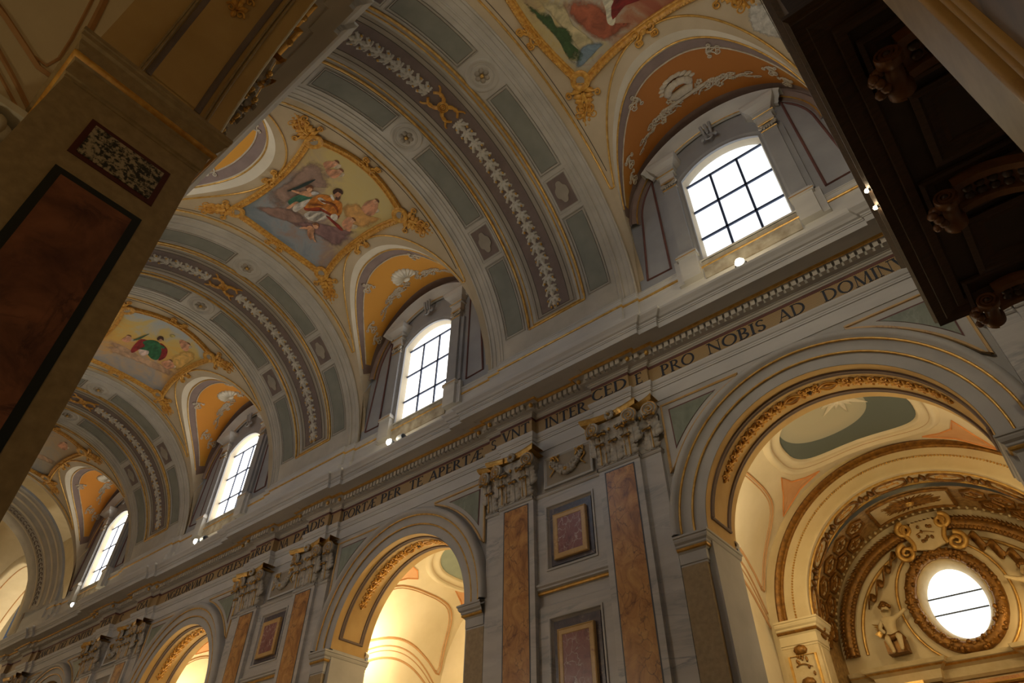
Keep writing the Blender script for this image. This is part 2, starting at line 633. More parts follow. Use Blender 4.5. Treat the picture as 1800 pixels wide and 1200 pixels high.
PAIRS = [3.015] + XP
E_STEPS = [(.825, 1.745, .16), (1.745, 2.16, .08)]
E_SEGS = segs_for(PAIRS, E_STEPS, XL, XR)
EY = 10.03
PROF = {
    'architrave': ('corn', [(-.03, 7.96), (.0, 7.96), (.0, 8.235), (.022, 8.24), (.022, 8.275), (.03, 8.28), (.03, 8.315), (.05, 8.33), (.075, 8.39), (.075, 8.43), (.03, 8.455), (.0, 8.466)]),
    'frieze_band': ('mesh', [(.0, 8.466), (.0, 8.806)]),
    'frieze_border': ('purple', [(.0, 8.806), (.006, 8.806), (.006, 8.868)]),
    'bed_moulding': ('corn', [(.006, 8.868), (.02, 8.872), (.02, 8.885), (.05, 8.90), (.065, 8.925), (.09, 8.93), (.09, 8.945), (.185, 8.95), (.185, 9.085)]),
    'gilt_ovolo': ('gold', [(.29, 9.082), (.30, 9.074), (.325, 9.078), (.345, 9.095), (.37, 9.108)]),
    'cornice': ('corn', [(.185, 9.085), (.29, 9.084), (.37, 9.11), (.46, 9.112), (.47, 9.1), (.70, 9.095), (.70, 9.225), (.715, 9.225), (.715, 9.25), (.73, 9.26), (.735, 9.29), (.77, 9.31), (.80, 9.36), (.85, 9.42), (.855, 9.47), (.84, 9.48), (.1, 9.62), (.08, 10.36)]),
}


def mesh_gold():
    m, nt, b = nodes('gold_lattice_paint')
    v = coord(nt, 'Object')
    sp = nt.nodes.new('ShaderNodeSeparateXYZ'); nt.links.new(v, sp.inputs[0])
    out = []
    for sg in (1, -1):
        a = nt.nodes.new('ShaderNodeMath'); a.operation = 'MULTIPLY_ADD'
        nt.links.new(sp.outputs[2], a.inputs[0]); a.inputs[1].default_value = sg
        nt.links.new(sp.outputs[0], a.inputs[2])
        k = nt.nodes.new('ShaderNodeMath'); k.operation = 'PINGPONG'
        nt.links.new(a.outputs[0], k.inputs[0]); k.inputs[1].default_value = .0165
        out.append(k.outputs[0])
    mn = nt.nodes.new('ShaderNodeMath'); mn.operation = 'MINIMUM'
    nt.links.new(out[0], mn.inputs[0]); nt.links.new(out[1], mn.inputs[1])
    c = ramp(nt, mn.outputs[0], [(0.0, S(200, 172, 120)), (.0052, S(188, 158, 104)), (.0075, S(112, 82, 60)), (1, S(106, 76, 54))])
    nt.links.new(c, b.inputs['Base Color'])
    b.inputs['Roughness'].default_value = .5
    return m


M['mesh'] = mesh_gold()


def entablature(name, segs, m, prs):
    root = None
    for pn, (mt, pr) in PROF.items():
        if root is None:
            wide = segs_for(prs, [(0, 1.745, .16), (1.745, 2.16, .08)], segs[0][0], segs[-1][1])
            low = [q for q in PROF['cornice'][1] if q[1] < 9.12 and q[0] < .5]
            hi = PROF['cornice'][1][len(low) - 1:]
            mbc = sweep(low, segs, EY + .1 * m, m)
            sweep(hi, wide, EY + .1 * m, m, mbc)
            for c_ in prs:
                if c_ + .8 < segs[-1][1]:
                    y1_, y2_ = mir((0, EY + .1 * m - .4, 0), m)[1], mir((0, EY + .1 * m - .66, 0), m)[1]
                    mbc.box(c_ - .85, c_ + .85, *sorted((y1_, y2_)), 9.098, 9.12)
            root = struct(name, mbc, M['corn'])
        if pn == 'cornice':
            continue
        part(pn, sweep(pr, segs, EY + .1 * m, m), M[mt], root)
    return root


ENT = entablature('trim_1', E_SEGS, False, PAIRS)
ENT2 = entablature('trim_2', segs_for(PAIRS[:3], E_STEPS, -20, XR), True, PAIRS[:3])
# dentils
dent = MB().box(-.044, .044, -.09, 0, -.128, 0).data('dentil', M['corn'])
dspots, dstuff = [], MB()
for a, b, off in E_SEGS:
    n = max(1, round((b - a) / .133))
    for k in range(n):
        dspots.append((lerp(a, b, (k + .5) / n), EY - off - .185, 9.084))
dspots.sort(key=lambda p: -p[0])
dspots = [p for p in dspots if p[0] < .6]
for p in dspots[:300]:
    inst('dentil', dent, ENT, Matrix.Translation(Vector(p)))
for p in dspots[300:]:
    dstuff.box(p[0] - .04, p[0] + .04, p[1] - .09, p[1], p[2] - .128, p[2])
if dstuff.v:
    part('dentils', dstuff, M['corn'], ENT)['kind'] = 'stuff'
dstuff = MB()
for k in range(90):
    x = -12.0 + k * .133
    dstuff.box(x - .04, x + .04, 2 * YC - (EY - .19), 2 * YC - (EY - .265), 8.947, 9.062)
part('dentils', dstuff, M['corn'], ENT2)['kind'] = 'stuff'
# gilt pine cones at the corners of the breaks
knob = MB().ball((0, 0, 0), (.05, .05, .06), 8, 6).data('gilt_knob', M['gold'], smooth=True)
for c in XP[:3] + [PAIRS[0]]:
    for s in (-1, 1):
        for xx, off in ((1.745, .16), (2.16, .08), (.825, .16)):
            if c + s * xx < XR:
                inst('gilt_knob', knob, ENT, Matrix.Translation(Vector((c + s * (xx + (.16 if xx > 1 else -.16)), EY - off - .23, 9.0))))
for c in XP[:1]:
    for s in (-1, 1):
        for xx, off in ((1.745, .16), (2.16, .08), (.825, .16)):
            inst('gilt_knob', knob, ENT2, Matrix.Translation(Vector((c + s * (xx + (.16 if xx > 1 else -.16)), 2 * YC - (EY - off - .23), 9.0))))

# ------------------------------------------------------------------ inscription
def glyphs():
    G = {}
    T, t = .135, .05          # thick and thin strokes

    def bar(x0, y0, x1, y1, w):
        if abs(y1 - y0) < 1e-6:
            return [(x0, y0 - w / 2), (x1, y0 - w / 2), (x1, y0 + w / 2), (x0, y0 + w / 2)]
        return [(x0 - w / 2, y0), (x0 + w / 2, y0), (x1 + w / 2, y1), (x1 - w / 2, y1)]

    def ser(x, y, w=.26):
        return [(x - w / 2, y), (x + w / 2, y), (x + w / 2, y + .04), (x - w / 2, y + .04)] if y < .5 else [(x - w / 2, y - .04), (x + w / 2, y - .04), (x + w / 2, y), (x - w / 2, y)]

    def arc(cx, cy, rx, ry, a0, a1, tmax=T, tmin=t, n=14):
        L, prev = [], None
        for i in range(n + 1):
            a = rad(lerp(a0, a1, i / n))
            w = lerp(tmin, tmax, abs(cos(a)))
            o = (cx + rx * cos(a), cy + ry * sin(a))
            q = (cx + (rx - w) * cos(a), cy + (ry - w) * sin(a))
            if prev:
                L.append([prev[0], o, q, prev[1]])
            prev = (o, q)
        return L

    def stem(x, w=T, sw=.27):
        return [bar(x, 0, x, 1, w), ser(x, 0, sw), ser(x, 1, sw)]

    G['I'] = (.32, stem(.16))
    G['N'] = (.86, [bar(.14, 0, .14, 1, t), bar(.72, 0, .72, 1, t), bar(.13, 1, .73, 0, T), ser(.14, 0, .22), ser(.12, 1, .24), ser(.72, 1, .22)])
    G['M'] = (1.05, [bar(.14, 0, .2, 1, t), bar(.9, 0, .84, 1, T), bar(.2, 1, .52, 0, T), bar(.84, 1, .52, 0, t), ser(.14, 0, .22), ser(.9, 0, .26)])
    G['V'] = (.8, [bar(.12, 1, .42, 0, T), bar(.7, 1, .42, 0, t), ser(.12, 1, .26), ser(.7, 1, .2)])
    G['A'] = (.84, [bar(.1, 0, .42, 1, t), bar(.72, 0, .42, 1, T), bar(.22, .34, .6, .34, t), ser(.1, 0, .2), ser(.72, 0, .26)])
    G['O'] = (.96, arc(.48, .5, .44, .51, 0, 360, n=28))
    G['C'] = (.82, arc(.46, .5, .42, .51, 48, 312, n=22) + [ser(.74, .9, .08)])
    G['G'] = (.92, arc(.46, .5, .42, .51, 48, 318, n=22) + [bar(.76, .06, .76, .46, T), ser(.76, .46, .24)])
    G['D'] = (.92, stem(.17) + arc(.36, .5, .5, .5, -90, 90, n=16) + [bar(.17, .98, .4, .98, t), bar(.17, .02, .4, .02, t)])
    G['P'] = (.66, stem(.16) + arc(.3, .73, .3, .27, -90, 90) + [bar(.16, .98, .32, .98, t), bar(.16, .48, .32, .48, t)])
    G['R'] = (.78, stem(.16) + arc(.3, .74, .29, .26, -90, 90) + [bar(.16, .98, .32, .98, t), bar(.16, .5, .32, .5, t), bar(.34, .5, .68, 0, T), ser(.7, 0, .16)])
    G['B'] = (.7, stem(.16) + arc(.3, .75, .26, .25, -90, 90) + arc(.3, .26, .33, .26, -90, 90) + [bar(.16, .98, .32, .98, t), bar(.16, .51, .32, .51, t), bar(.16, .02, .32, .02, t)])
    G['E'] = (.64, stem(.16) + [bar(.16, .98, .56, .98, t), bar(.16, .52, .48, .52, t), bar(.16, .02, .58, .02, t), bar(.555, .84, .555, 1, .04), bar(.575, 0, .575, .18, .04)])
    G['T'] = (.76, [bar(.38, 0, .38, 1, T), bar(.06, .98, .7, .98, t), bar(.08, .82, .08, 1, .04), bar(.68, .82, .68, 1, .04), ser(.38, 0, .27)])
    G['L'] = (.62, stem(.16) + [bar(.16, .02, .56, .02, t), bar(.555, 0, .555, .18, .04)])
    G['S'] = (.6, arc(.3, .74, .24, .26, 30, 270, .1) + arc(.3, .26, .25, .26, -150, 90, .13))
    G['Æ'] = (1.1, [bar(.08, 0, .52, 1, t), bar(.2, .34, .6, .34, t), ser(.1, 0, .2)] + [[(x + .44, y) for x, y in q] for q in G['E'][1]])
    G['Œ'] = (1.3, G['O'][1] + [[(x + .68, y) for x, y in q] for q in G['E'][1]])
    return G


WORDS = [('PRO', -4.37, -3.59, 10.03), ('NOBIS', -3.32, -2.10, 10.03), ('AD', -1.87, -1.34, 10.03), ('DOMINVM', -1.03, .74, 10.03),
         ('CED', -5.97, -5.07, 9.87), ('E', -4.93, -4.75, 9.95), ('INTER', -7.36, -6.2, 10.03), ('VNT', -8.50, -7.66, 9.87), ('S', -8.90, -8.72, 9.95),
         ('PORTÆ', -14.4, -13.02, 10.03), ('PER', -12.85, -12.04, 10.03), ('TE', -11.77, -11.25, 10.03), ('APERTÆ', -11.05, -9.20, 10.03),
         ('I', -14.82, -14.74, 9.95), ('ADIS', -15.94, -14.98, 9.87), ('NA', -17.31, -16.86, 10.03), ('PA', -16.62, -16.0, 10.03), ('REG', -18.30, -17.49, 9.87), ('A', -18.70, -18.46, 9.95),
         ('NGELORVM', -23.76, -21.58, 10.03), ('AD', -21.43, -20.83, 10.03), ('CŒLESTI', -20.61, -18.87, 10.03), ('OSA', -25.45, -24.7, 9.87), ('CHOR'[:1], -27.0, -26.8, 10.03), ('PER', -28.1, -27.3, 9.87),
         ('SANCTA', -34.0, -32.4, 10.03), ('DEI', -32.1, -31.4, 10.03), ('GENITRI', -31.1, -29.2, 10.03)]
GL = glyphs()
GD = {}
for w, xa, xb, y in WORDS:
    tot = sum(GL[c][0] for c in w)
    k = (xb - xa) / tot
    x = xa
    for c in w:
        if c not in GD:
            g = MB()
            for q in GL[c][1]:
                g.prism(q, xyz, 0, .02)
            GD[c] = g.data('letter', M['letter'])
        Mt = frame((x, y - .001, 8.505), (k, 0, 0), (0, 0, .27), (0, -.5, 0))
        inst('letter', GD[c], ENT, Mt)
        x += GL[c][0] * k

# ------------------------------------------------------------------ attic ledge under the vault
A_STEPS = [(0, 1.83, .13), (1.83, 2.22, .065)]
A_SEGS = segs_for(PAIRS, A_STEPS, XL, XR)
PA = {'ledge': ('corn', [(.0, 10.3), (.0, 10.70), (.015, 10.72), (.015, 10.74)]),
      'gilt_bead': ('gold', [(.015, 10.74), (.035, 10.75), (.045, 10.775), (.035, 10.80), (.015, 10.81)]),
      'ledge_top': ('corn', [(.015, 10.81), (.015, 10.92), (.03, 10.93), (.03, 10.955), (.045, 10.96), (.045, 10.985), (-.15, 11.0)])}
for nm, m in (('trim_3', False), ('trim_4', True)):
    segs = A_SEGS if not m else segs_for(PAIRS[:4], A_STEPS, -30, XR)
    root = struct(nm, sweep(PA['ledge'][1], segs, 10.0, m), M['corn'])
    part('gilt_bead', sweep(PA['gilt_bead'][1], segs, 10.0, m), M['gold'], root)
    part('ledge_top', sweep(PA['ledge_top'][1], segs, 10.0, m), M['corn'], root)

# ================================================================== VAULT RIBS
def vstrip(mb, x0, x1, t0, t1, r, n=None, mi=0):
    n = n or max(3, int(abs(t1 - t0) / 2.5) + 2)
    return mb.grid([[V(x, th, r) for th in lin(t0, t1, n)] for x in (x0, x1)], mi)


def vframe(x0, x1, t0, t1, r, n=None):
    n = n or max(3, int(abs(t1 - t0) / 3) + 2)
    return [V(x0, th, r) for th in lin(t0, t1, n)] + [V(x1, th, r) for th in lin(t1, t0, n)]


def oak_leaf():
    mb = MB()
    for a, L, w in ((0, .27, .064), (.75, .235, .058), (-.75, .235, .058), (1.5, .15, .042), (-1.5, .15, .042)):
        T = lambda u, v, h, a=a: (u * cos(a) + v * sin(a), -.1 - u * sin(a) + v * cos(a), h)
        pts = []
        for s in (1, -1):
            r = [(s * w * (.55 + .55 * abs(sin(pi * 2.6 * t))) * (1 - .55 * t ** 3), L * t) for t in lin(.02, 1, 12)]
            pts += r if s > 0 else r[::-1]
        mb.blob(pts, T, 0, .012, .05, 2)
    return mb


LEAFD = oak_leaf().data('oak_leaf', M['leaf'], smooth=True)
ACORN = MB().ball((0, 0, .03), (.03, .042, .03), 7, 5).data('acorn', M['gold'], smooth=True)


def flower(r, petals, mats, name):
    mb = MB()
    for k in range(petals):
        a = 2 * pi * k / petals
        f = lambda u, v, h, a=a: (u * cos(a) - v * sin(a), u * sin(a) + v * cos(a), h)
        mb.blob([(r * .62 + r * .36 * cos(t), r * .34 * sin(t)) for t in [2 * pi * j / 10 for j in range(10)]], f, 0, .015, .05, 2, 0)
    mb.ball((0, 0, .03), (r * .26, r * .26, .05), 10, 6, 1)
    return mb.data(name, mats, smooth=True)


ROSE = flower(.2, 6, [M['ribgrey'], M['gold']], 'rosette_flower')


def ring(r0, r1, h, n=28):
    return MB().lathe([(r0, 0), (r0, h), (r1, h), (r1, 0)], xyz, n)


ROSE_RING = MB()
for r_ in (.34, .285):
    ROSE_RING.tube([(r_ * cos(2 * pi * k / 28), r_ * sin(2 * pi * k / 28), .008) for k in range(28)], .014, 5, True)
ROSE_RING.lathe([(.44, 0), (.42, .03), (.36, .03), (.34, .01), (.27, .01), (.25, .03), (.22, .025), (0.01, .0)], xyz, 28)
ROSE_RINGD = ROSE_RING.data('rosette_ring', M['rib'], smooth=True)


def scroll2d(turns, r0, r1, n=26, a0=0, sgn=1):
    out = []
    for i in range(n):
        t = i / (n - 1)
        a = a0 + sgn * turns * 2 * pi * t
        r = lerp(r0, r1, t)
        out.append((r * cos(a), r * sin(a)))
    return out


def stroke(mb, pts, w0, w1, h=.03, fn=xyz, mi=0, n=5):
    N = len(pts)
    mb.tube([fn(u, v, h * .5) for u, v in pts], [lerp(w0, w1, i / (N - 1)) for i in range(N)], n, mi=mi)


def scroll_leaf(mb, x, y, ang, L, s=1, w=.03, mi=0):
    """an acanthus tendril: a stem ending in a spiral, with leaflets"""
    ca, sa = cos(ang), sin(ang)
    T = lambda u, v, h: (x + ca * u - sa * v * s, y + sa * u + ca * v * s, h)
    r = L * .24
    stem = [(L * .75 * t, L * .18 * sin(pi * t)) for t in lin(0, 1, 9)]
    sp = [(L * .75 + p[0] - r * cos(-pi / 2), p[1] + r) for p in scroll2d(1.2, r, r * .18, 16, -pi / 2, 1)]
    stroke(mb, stem + sp, w, w * .55, .04, T, mi)
    for k in range(3):
        t = .25 + .22 * k
        bx, by = L * .75 * t, L * .18 * sin(pi * t)
        l = L * (.26 - .04 * k)
        lf = [(bx, by), (bx + l * .3, by - l * .16), (bx + l * .8, by - l * .55), (bx + l * .35, by - l * .5), (bx - l * .05, by - l * .2)]
        mb.blob(lf, T, 0, .015, .04, 2, mi)


def ribbon_knot():
    mb = MB()
    for r_ in (.05, .09, .12):
        mb.tube([(r_ * cos(2 * pi * k / 20), r_ * sin(2 * pi * k / 20), .02) for k in range(20)], .015, 5, True)
    mb.ball((0, 0, .02), .035, 8, 5)
    for sx in (-1, 1):
        for sy in (-1, 1):
            p = [(sx * (.1 + .17 * t + .03 * sin(9 * t)), sy * (.06 + .36 * t)) for t in lin(0, 1, 12)]
            stroke(mb, p, .036, .02, .05)
            q = [(sx * (.08 + .11 * sin(pi * t)), sy * (.08 + .3 * t)) for t in lin(0, 1, 10)]
            stroke(mb, q, .034, .03, .06)
    return mb.data('ribbon_knot', M['goldpaint'], smooth=True)


KNOT = ribbon_knot()


def plaque():
    pts = []
    for k in range(32):
        a = 2 * pi * k / 32
        c, s_ = cos(a), sin(a)
        k2 = 1 + .12 * cos(4 * a) - .04 * cos(8 * a)
        pts.append((.17 * c * k2, .27 * s_ * k2))
    return MB().blob(pts, xyz, 0, .03, .034, 2).data('plaque', M['ribgrey'], smooth=True)


PLAQ = plaque()


def make_rib(label):
    root = thing('vault_rib', label, 'vault rib', (XP[0], 10, 11.0))
    X0 = XP[0]
    prof = [(-2.2, RV + .03), (-2.2, 4.625), (-1.9, 4.62), (-1.87, 4.585), (-.93, 4.585), (-.93, 4.61), (-.70, 4.61), (-.68, 4.625), (.68, 4.625), (.70, 4.61), (.93, 4.61), (.93, 4.585), (1.87, 4.585), (1.9, 4.62), (2.2, 4.625), (2.2, RV + .03)]
    mb = MB().grid([[V(X0 + dx, th, r) for th in lin(.6, 179.4, 91)] for dx, r in prof])
    # plain foot of the centre strip
    for a, b in ((.6, 9), (171, 179.4)):
        vstrip(mb, X0 - .93, X0 + .93, a, b, 4.584)
    part('band', mb, M['rib'], root, True)
    g = MB()
    g.tube(vframe(X0 - .87, X0 + .87, 9, 171, 4.583, 60), .036, 6, True)
    g.tube(vframe(X0 - .74, X0 + .74, 10, 170, 4.603, 60), .02, 6, True)
    part('gilt_frame', g, M['gold'], root, True)
    part('grey_strip', vstrip(MB(), X0 - .64, X0 + .64, 10.8, 169.2, 4.622), M['ribgrey'], root, True)
    part('brown_field', vstrip(MB(), X0 - .42, X0 + .42, 12.2, 167.8, 4.617), M['ribbrown'], root, True)
    d = MB()
    for w, a, r in ((.43, 12.1, .008), (.56, 11.3, .008)):
        d.tube(vframe(X0 - w, X0 + w, a, 180 - a, 4.616, 60), r, 4, True)
    part('painted_line', d, M['dark'], root)
    for s in (-1, 1):
        for dx, r, t in ((1.79, 4.585, .016), (1.885, 4.603, .03), (2.06, 4.622, .014), (2.2, 4.632, .035)):
            part('rib_moulding', MB().tube([V(X0 + s * dx, th, r) for th in lin(1, 179, 80)], t, 6), M['rib'], root, True)
    # side panels
    for s in (-1, 1):
        for a, b in ((9.5, 38.5), (53.5, 83.5), (96.5, 126.5), (141.5, 170.5)):
            x0, x1 = sorted((X0 + s * .98, X0 + s * 1.66))
            p = part('panel', vstrip(MB(), x0 + .09, x1 - .09, a + 1.2, b - 1.2, 4.582), M['ribgreen'], root, True)
            f = MB()
            f.tube(vframe(x0, x1, a, b, 4.582), .013, 4, True)
            f.tube(vframe(x0 + .045, x1 - .045, a + .6, b - .6, 4.580), .012, 4, True)
            part('panel_frame', f, M['rib'], p, True)
            f = MB()
            f.tube(vframe(x0 + .085, x1 - .085, a + 1.1, b - 1.1, 4.582), .007, 4, True)
            f.tube(vframe(x0 + .022, x1 - .022, a + .3, b - .3, 4.583), .006, 4, True)
            part('panel_shadow_line', f, M['dark'], p)
        for th in (46, 134):
            x0, x1 = sorted((X0 + s * .98, X0 + s * 1.66))
            p = part('plaque_field', vstrip(MB(), x0 + .07, x1 - .07, th - 5.2, th + 5.2, 4.582), M['ribbrown'], root, True)
            f = MB()
            f.tube(vframe(x0, x1, th - 6, th + 6, 4.582), .013, 4, True)
            f.tube(vframe(x0 + .06, x1 - .06, th - 5.3, th + 5.3, 4.581), .01, 4, True)
            part('plaque_frame', f, M['rib'], p, True)
            inst('plaque', PLAQ, root, MV(X0 + s * 1.32, th, 4.582))
        p = inst('rosette_ring', ROSE_RINGD, root, MV(X0 + s * 1.32, 90, 4.584))
        inst('rosette_flower', ROSE, root, MV(X0 + s * 1.32, 90, 4.575))
    # oak garland
    inst('ribbon_knot', KNOT, root, MV(X0, 90, 4.615, 0, 1.15))
    for sg in (-1, 1):
        for k in range(18):
            e = 14.5 + k * 3.95
            th = e if sg > 0 else 180 - e
            ro = 0 if sg > 0 else 180
            j = random.uniform(-6, 6)
            inst('oak_leaf', LEAFD, root, MV(X0, th, 4.617, ro + 180 + j, 1.2))
            for q in (-1, 1):
                inst('acorn', ACORN, root, MV(X0 + q * random.uniform(.13, .17), th + random.uniform(-1.2, 1.2), 4.617))
    for sg in (0, 1):
        for q in (-.1, 0, .1):
            th = 12.9 - abs(q) * -5 if sg == 0 else 167.1
            inst('acorn', ACORN, root, MV(X0 + q, 12.6 if sg == 0 else 167.4, 4.617))
    return root


rib0 = make_rib('widest stone-coloured vault rib with oak-leaf garland, nearest the two large windows')
copy_tree(rib0, -BAY, 'second vault rib with oak-leaf garland, between the bearded saint and the green-robed saint')
copy_tree(rib0, -2 * BAY, 'third and smallest garlanded vault rib, left of the green-robed saint fresco')

# ================================================================== CEILING FRESCOES
FR = 4.645


def fr(c):
    return lambda u, v, h: V(c + u, 90 - math.degrees(v / FR), FR - h)


def star_outline(k=12):
    """corner (1.77,1.56); bowed along x, hollowed towards the lunettes"""
    P = []
    for sx, sy, order in ((1, -1, 0), (1, 1, 1), (-1, 1, 0), (-1, -1, 1)):
        P.append((sx, sy))
    out = []
    # side x=+ from v=-1.56 to +1.56
    side = lambda s: [(s * (1.72 + .2 * cos(pi * t / 2 * 1.0) ** 1.0), 1.5 * t) for t in lin(-1, 1, k)]
    hol = lambda s: [(1.66 * t, s * (1.33 + .22 * abs(t) ** 2.2)) for t in lin(-1, 1, k)]
    out += side(1)
    out += hol(1)[::-1]
    out += side(-1)[::-1]
    out += hol(-1)
    return out


def offset(pts, d):
    cx = cy = 0
    n = len(pts)
    out = []
    for i in range(n):
        a, b = pts[i - 1], pts[(i + 1) % n]
        tx, ty = b[0] - a[0], b[1] - a[1]
        l = sqrt(tx * tx + ty * ty) or 1
        out.append((pts[i][0] + ty / l * d, pts[i][1] - tx / l * d))
    return out


def fresco_mat(name, cols, ax=(.5, .2), sc=1.1, seed=0):
    m, nt, b = nodes(name)
    b.inputs['Roughness'].default_value = .75
    v = coord(nt, 'Object')
    mp = v.node
    mp.inputs['Location'].default_value = (seed, 0, 0)
    sp = nt.nodes.new('ShaderNodeSeparateXYZ')
    tc = nt.nodes.new('ShaderNodeTexCoord'); nt.links.new(tc.outputs['Object'], sp.inputs[0])
    n = noise(nt, v, sc, 7, .68, .9)
    a = nt.nodes.new('ShaderNodeMath'); a.operation = 'MULTIPLY_ADD'; a.inputs[1].default_value = ax[0] / 3.6; a.inputs[2].default_value = .5
    nt.links.new(sp.outputs[0], a.inputs[0])
    c = nt.nodes.new('ShaderNodeMath'); c.operation = 'MULTIPLY_ADD'; c.inputs[1].default_value = -ax[1] / 3.0
    nt.links.new(sp.outputs[1], c.inputs[0]); nt.links.new(a.outputs[0], c.inputs[2])
    d = nt.nodes.new('ShaderNodeMath'); d.operation = 'MULTIPLY_ADD'; d.inputs[1].default_value = .9
    nt.links.new(n, d.inputs[0]); nt.links.new(c.outputs[0], d.inputs[2])
    e = nt.nodes.new('ShaderNodeMath'); e.operation = 'ADD'; e.inputs[1].default_value = -.45
    nt.links.new(d.outputs[0], e.inputs[0])
    k = len(cols)
    nt.links.new(ramp(nt, e.outputs[0], [(.12 + .76 * i / (k - 1), S(*c_)) for i, c_ in enumerate(cols)]), b.inputs['Base Color'])
    return m


PAINT = {}


def paint(c):
    if c not in PAINT:
        a = S(*[max(0, int(x * .74)) for x in c]); b = S(*[min(255, int(x * 1.1)) for x in c])
        PAINT[c] = mat('fresco_paint', a, b, 7, .34, .62, rough=.75, stretch=(.5, 1.3, 1))
    return PAINT[c]


FCOL = {'robe_white': (214, 204, 188), 'chasuble': (186, 98, 32), 'sleeve': (228, 216, 200), 'head': (186, 128, 92), 'hair': (92, 58, 38), 'angel_wing': (52, 66, 62), 'angel_body': (214, 160, 124), 'angel_head': (196, 136, 96), 'angel_green': (62, 112, 88),
        'cherub': (206, 148, 112), 'book': (150, 52, 34), 'cloudA': (150, 118, 104), 'cloudB': (142, 108, 104), 'cloudC': (156, 128, 112), 'cloudD': (210, 158, 92), 'robe_green': (44, 100, 62), 'robe_red': (150, 40, 40), 'robe_red2': (140, 36, 36), 'skirt': (224, 196, 180), 'palm': (70, 92, 66),
        'cloud1': (196, 158, 124), 'cloud2': (222, 176, 96), 'sky': (176, 178, 172), 'tree': (66, 88, 50), 'bluehill': (128, 146, 156), 'redcloud': (168, 94, 66), 'robe': (206, 198, 170), 'redrobe': (128, 40, 34), 'lightcloud': (196, 180, 136)}
F2 = {'cloudC': [(-.61, -1.29), (.11, -1.19), (1.11, -1.2), (1.12, -.64), (.73, -.28), (.42, -.56), (-.41, -.66), (-.91, -.82)], 'cloudA': [(-1.33, -1.27), (-.91, -.82), (-.63, -.4), (-.69, .07), (-1.05, .13), (-1.14, -.24), (-1.31, -.63)],
      'cloudB': [(-1.14, -.24), (-.98, .19), (-.84, .76), (-.68, 1.25), (-.05, 1.18), (.26, 1.21), (-.01, .96), (-.27, .53), (-.59, .22)], 'cloudD': [(.46, .43), (.94, .54), (.94, 1.02), (1.18, 1.35), (.46, 1.22), (.3, .87)],
      'angel_wing': [(-.14, -.95), (.32, -.89), (.72, -.72), (.34, -.71), (.03, -.78)], 'angel_green': [(-.47, -.75), (-.17, -.74), (.01, -.61), (.1, -.37), (-.11, -.42), (-.39, -.52), (-.54, -.62)], 'angel_body': [(.04, -.69), (.18, -.64), (.23, -.47), (.09, -.42), (-.03, -.53), (-.06, -.64)], 'angel_head': [(.29, -.72), (.42, -.69), (.42, -.56), (.28, -.51), (.21, -.61)],
      'robe_white': [(-.25, -.55), (-.01, -.44), (.1, -.27), (.08, .13), (0, .33), (-.22, .37), (-.53, .23), (-.64, .03), (-.55, -.25), (-.59, -.43)], 'chasuble': [(-.1, -.37), (.18, -.38), (.43, -.26), (.55, -.03), (.6, .15), (.52, .35), (.27, .54), (.04, .56), (0, .3), (-.05, .06), (-.31, -.11), (-.33, -.28)], 'sleeve': [(.17, -.24), (.33, -.18), (.3, .01), (.16, -.04)],
      'head': [(.76, -.15), (.89, -.12), (.94, 0), (.88, .11), (.69, .15), (.58, .1), (.6, -.02)], 'hair': [(.76, -.15), (.88, -.14), (.96, -.02), (.91, .1), (.87, .03), (.82, -.03)], 'book': [(-.16, .35), (-.07, .48), (-.05, .87), (-.18, .81)],
      'cherubA': [(1.29, -.9), (1.45, -.85), (1.57, -.67), (1.53, -.61), (1.33, -.65), (1.19, -.75)], 'cherubB': [(1.17, -.73), (1.32, -.59), (1.44, -.41), (1.33, -.34), (1.1, -.37), (1.06, -.55)], 'cherubC': [(.97, .74), (1.26, .71), (1.5, .85), (1.36, 1.02), (1.09, 1.12), (.92, 1.03), (.9, .84)], 'cherubE': [(-1.06, .08), (-.77, .14), (-.59, .22), (-.53, .4), (-.73, .44), (-.98, .53), (-1.05, .64), (-1.1, .51), (-1, .31)], 'cherubF': [(.11, .74), (.39, .72), (.47, .87), (.24, 1.01), (.07, 1.08), (-.01, .9)]}
F3 = {'cloud1': [(-.43, -1.09), (-.46, -.42), (-.56, .2), (-.3, .74), (-.27, 1.3), (-.57, 1.25), (-.8, .64), (-.99, -.15), (-1.01, -.82)], 'cloud2': [(.28, .79), (1.2, .93), (1.2, 1.3), (.54, 1.3), (-.11, 1.25)],
      'robe_red': [(-.36, -.33), (.35, -.42), (.49, -.15), (-.16, -.16), (-.52, -.25)], 'robe_green': [(.29, -.32), (.64, -.16), (.71, .16), (.51, .49), (.03, .62), (-.33, .37), (-.26, -.1)], 'robe_red2': [(.68, .14), (.51, .49), (.03, .62), (-.15, .49), (.34, .37)], 'skirt': [(-.29, -.13), (.1, .06), (-.19, .22), (-.41, .05)], 'head': [(.88, -.08), (1.05, -.03), (.97, .12), (.75, .13), (.72, .02)], 'palm': [(.25, -.51), (.69, -.46), (.88, -.36), (.44, -.4)],
      'cherub1': [(1.33, .5), (1.5, .53), (1.5, .78), (1.18, .95), (1.08, .77)], 'cherub3': [(-.09, -.86), (.29, -.79), (.14, -.62), (-.13, -.65)], 'cherub4': [(-.21, .69), (.19, .84), (.03, 1.11), (-.32, 1)]}
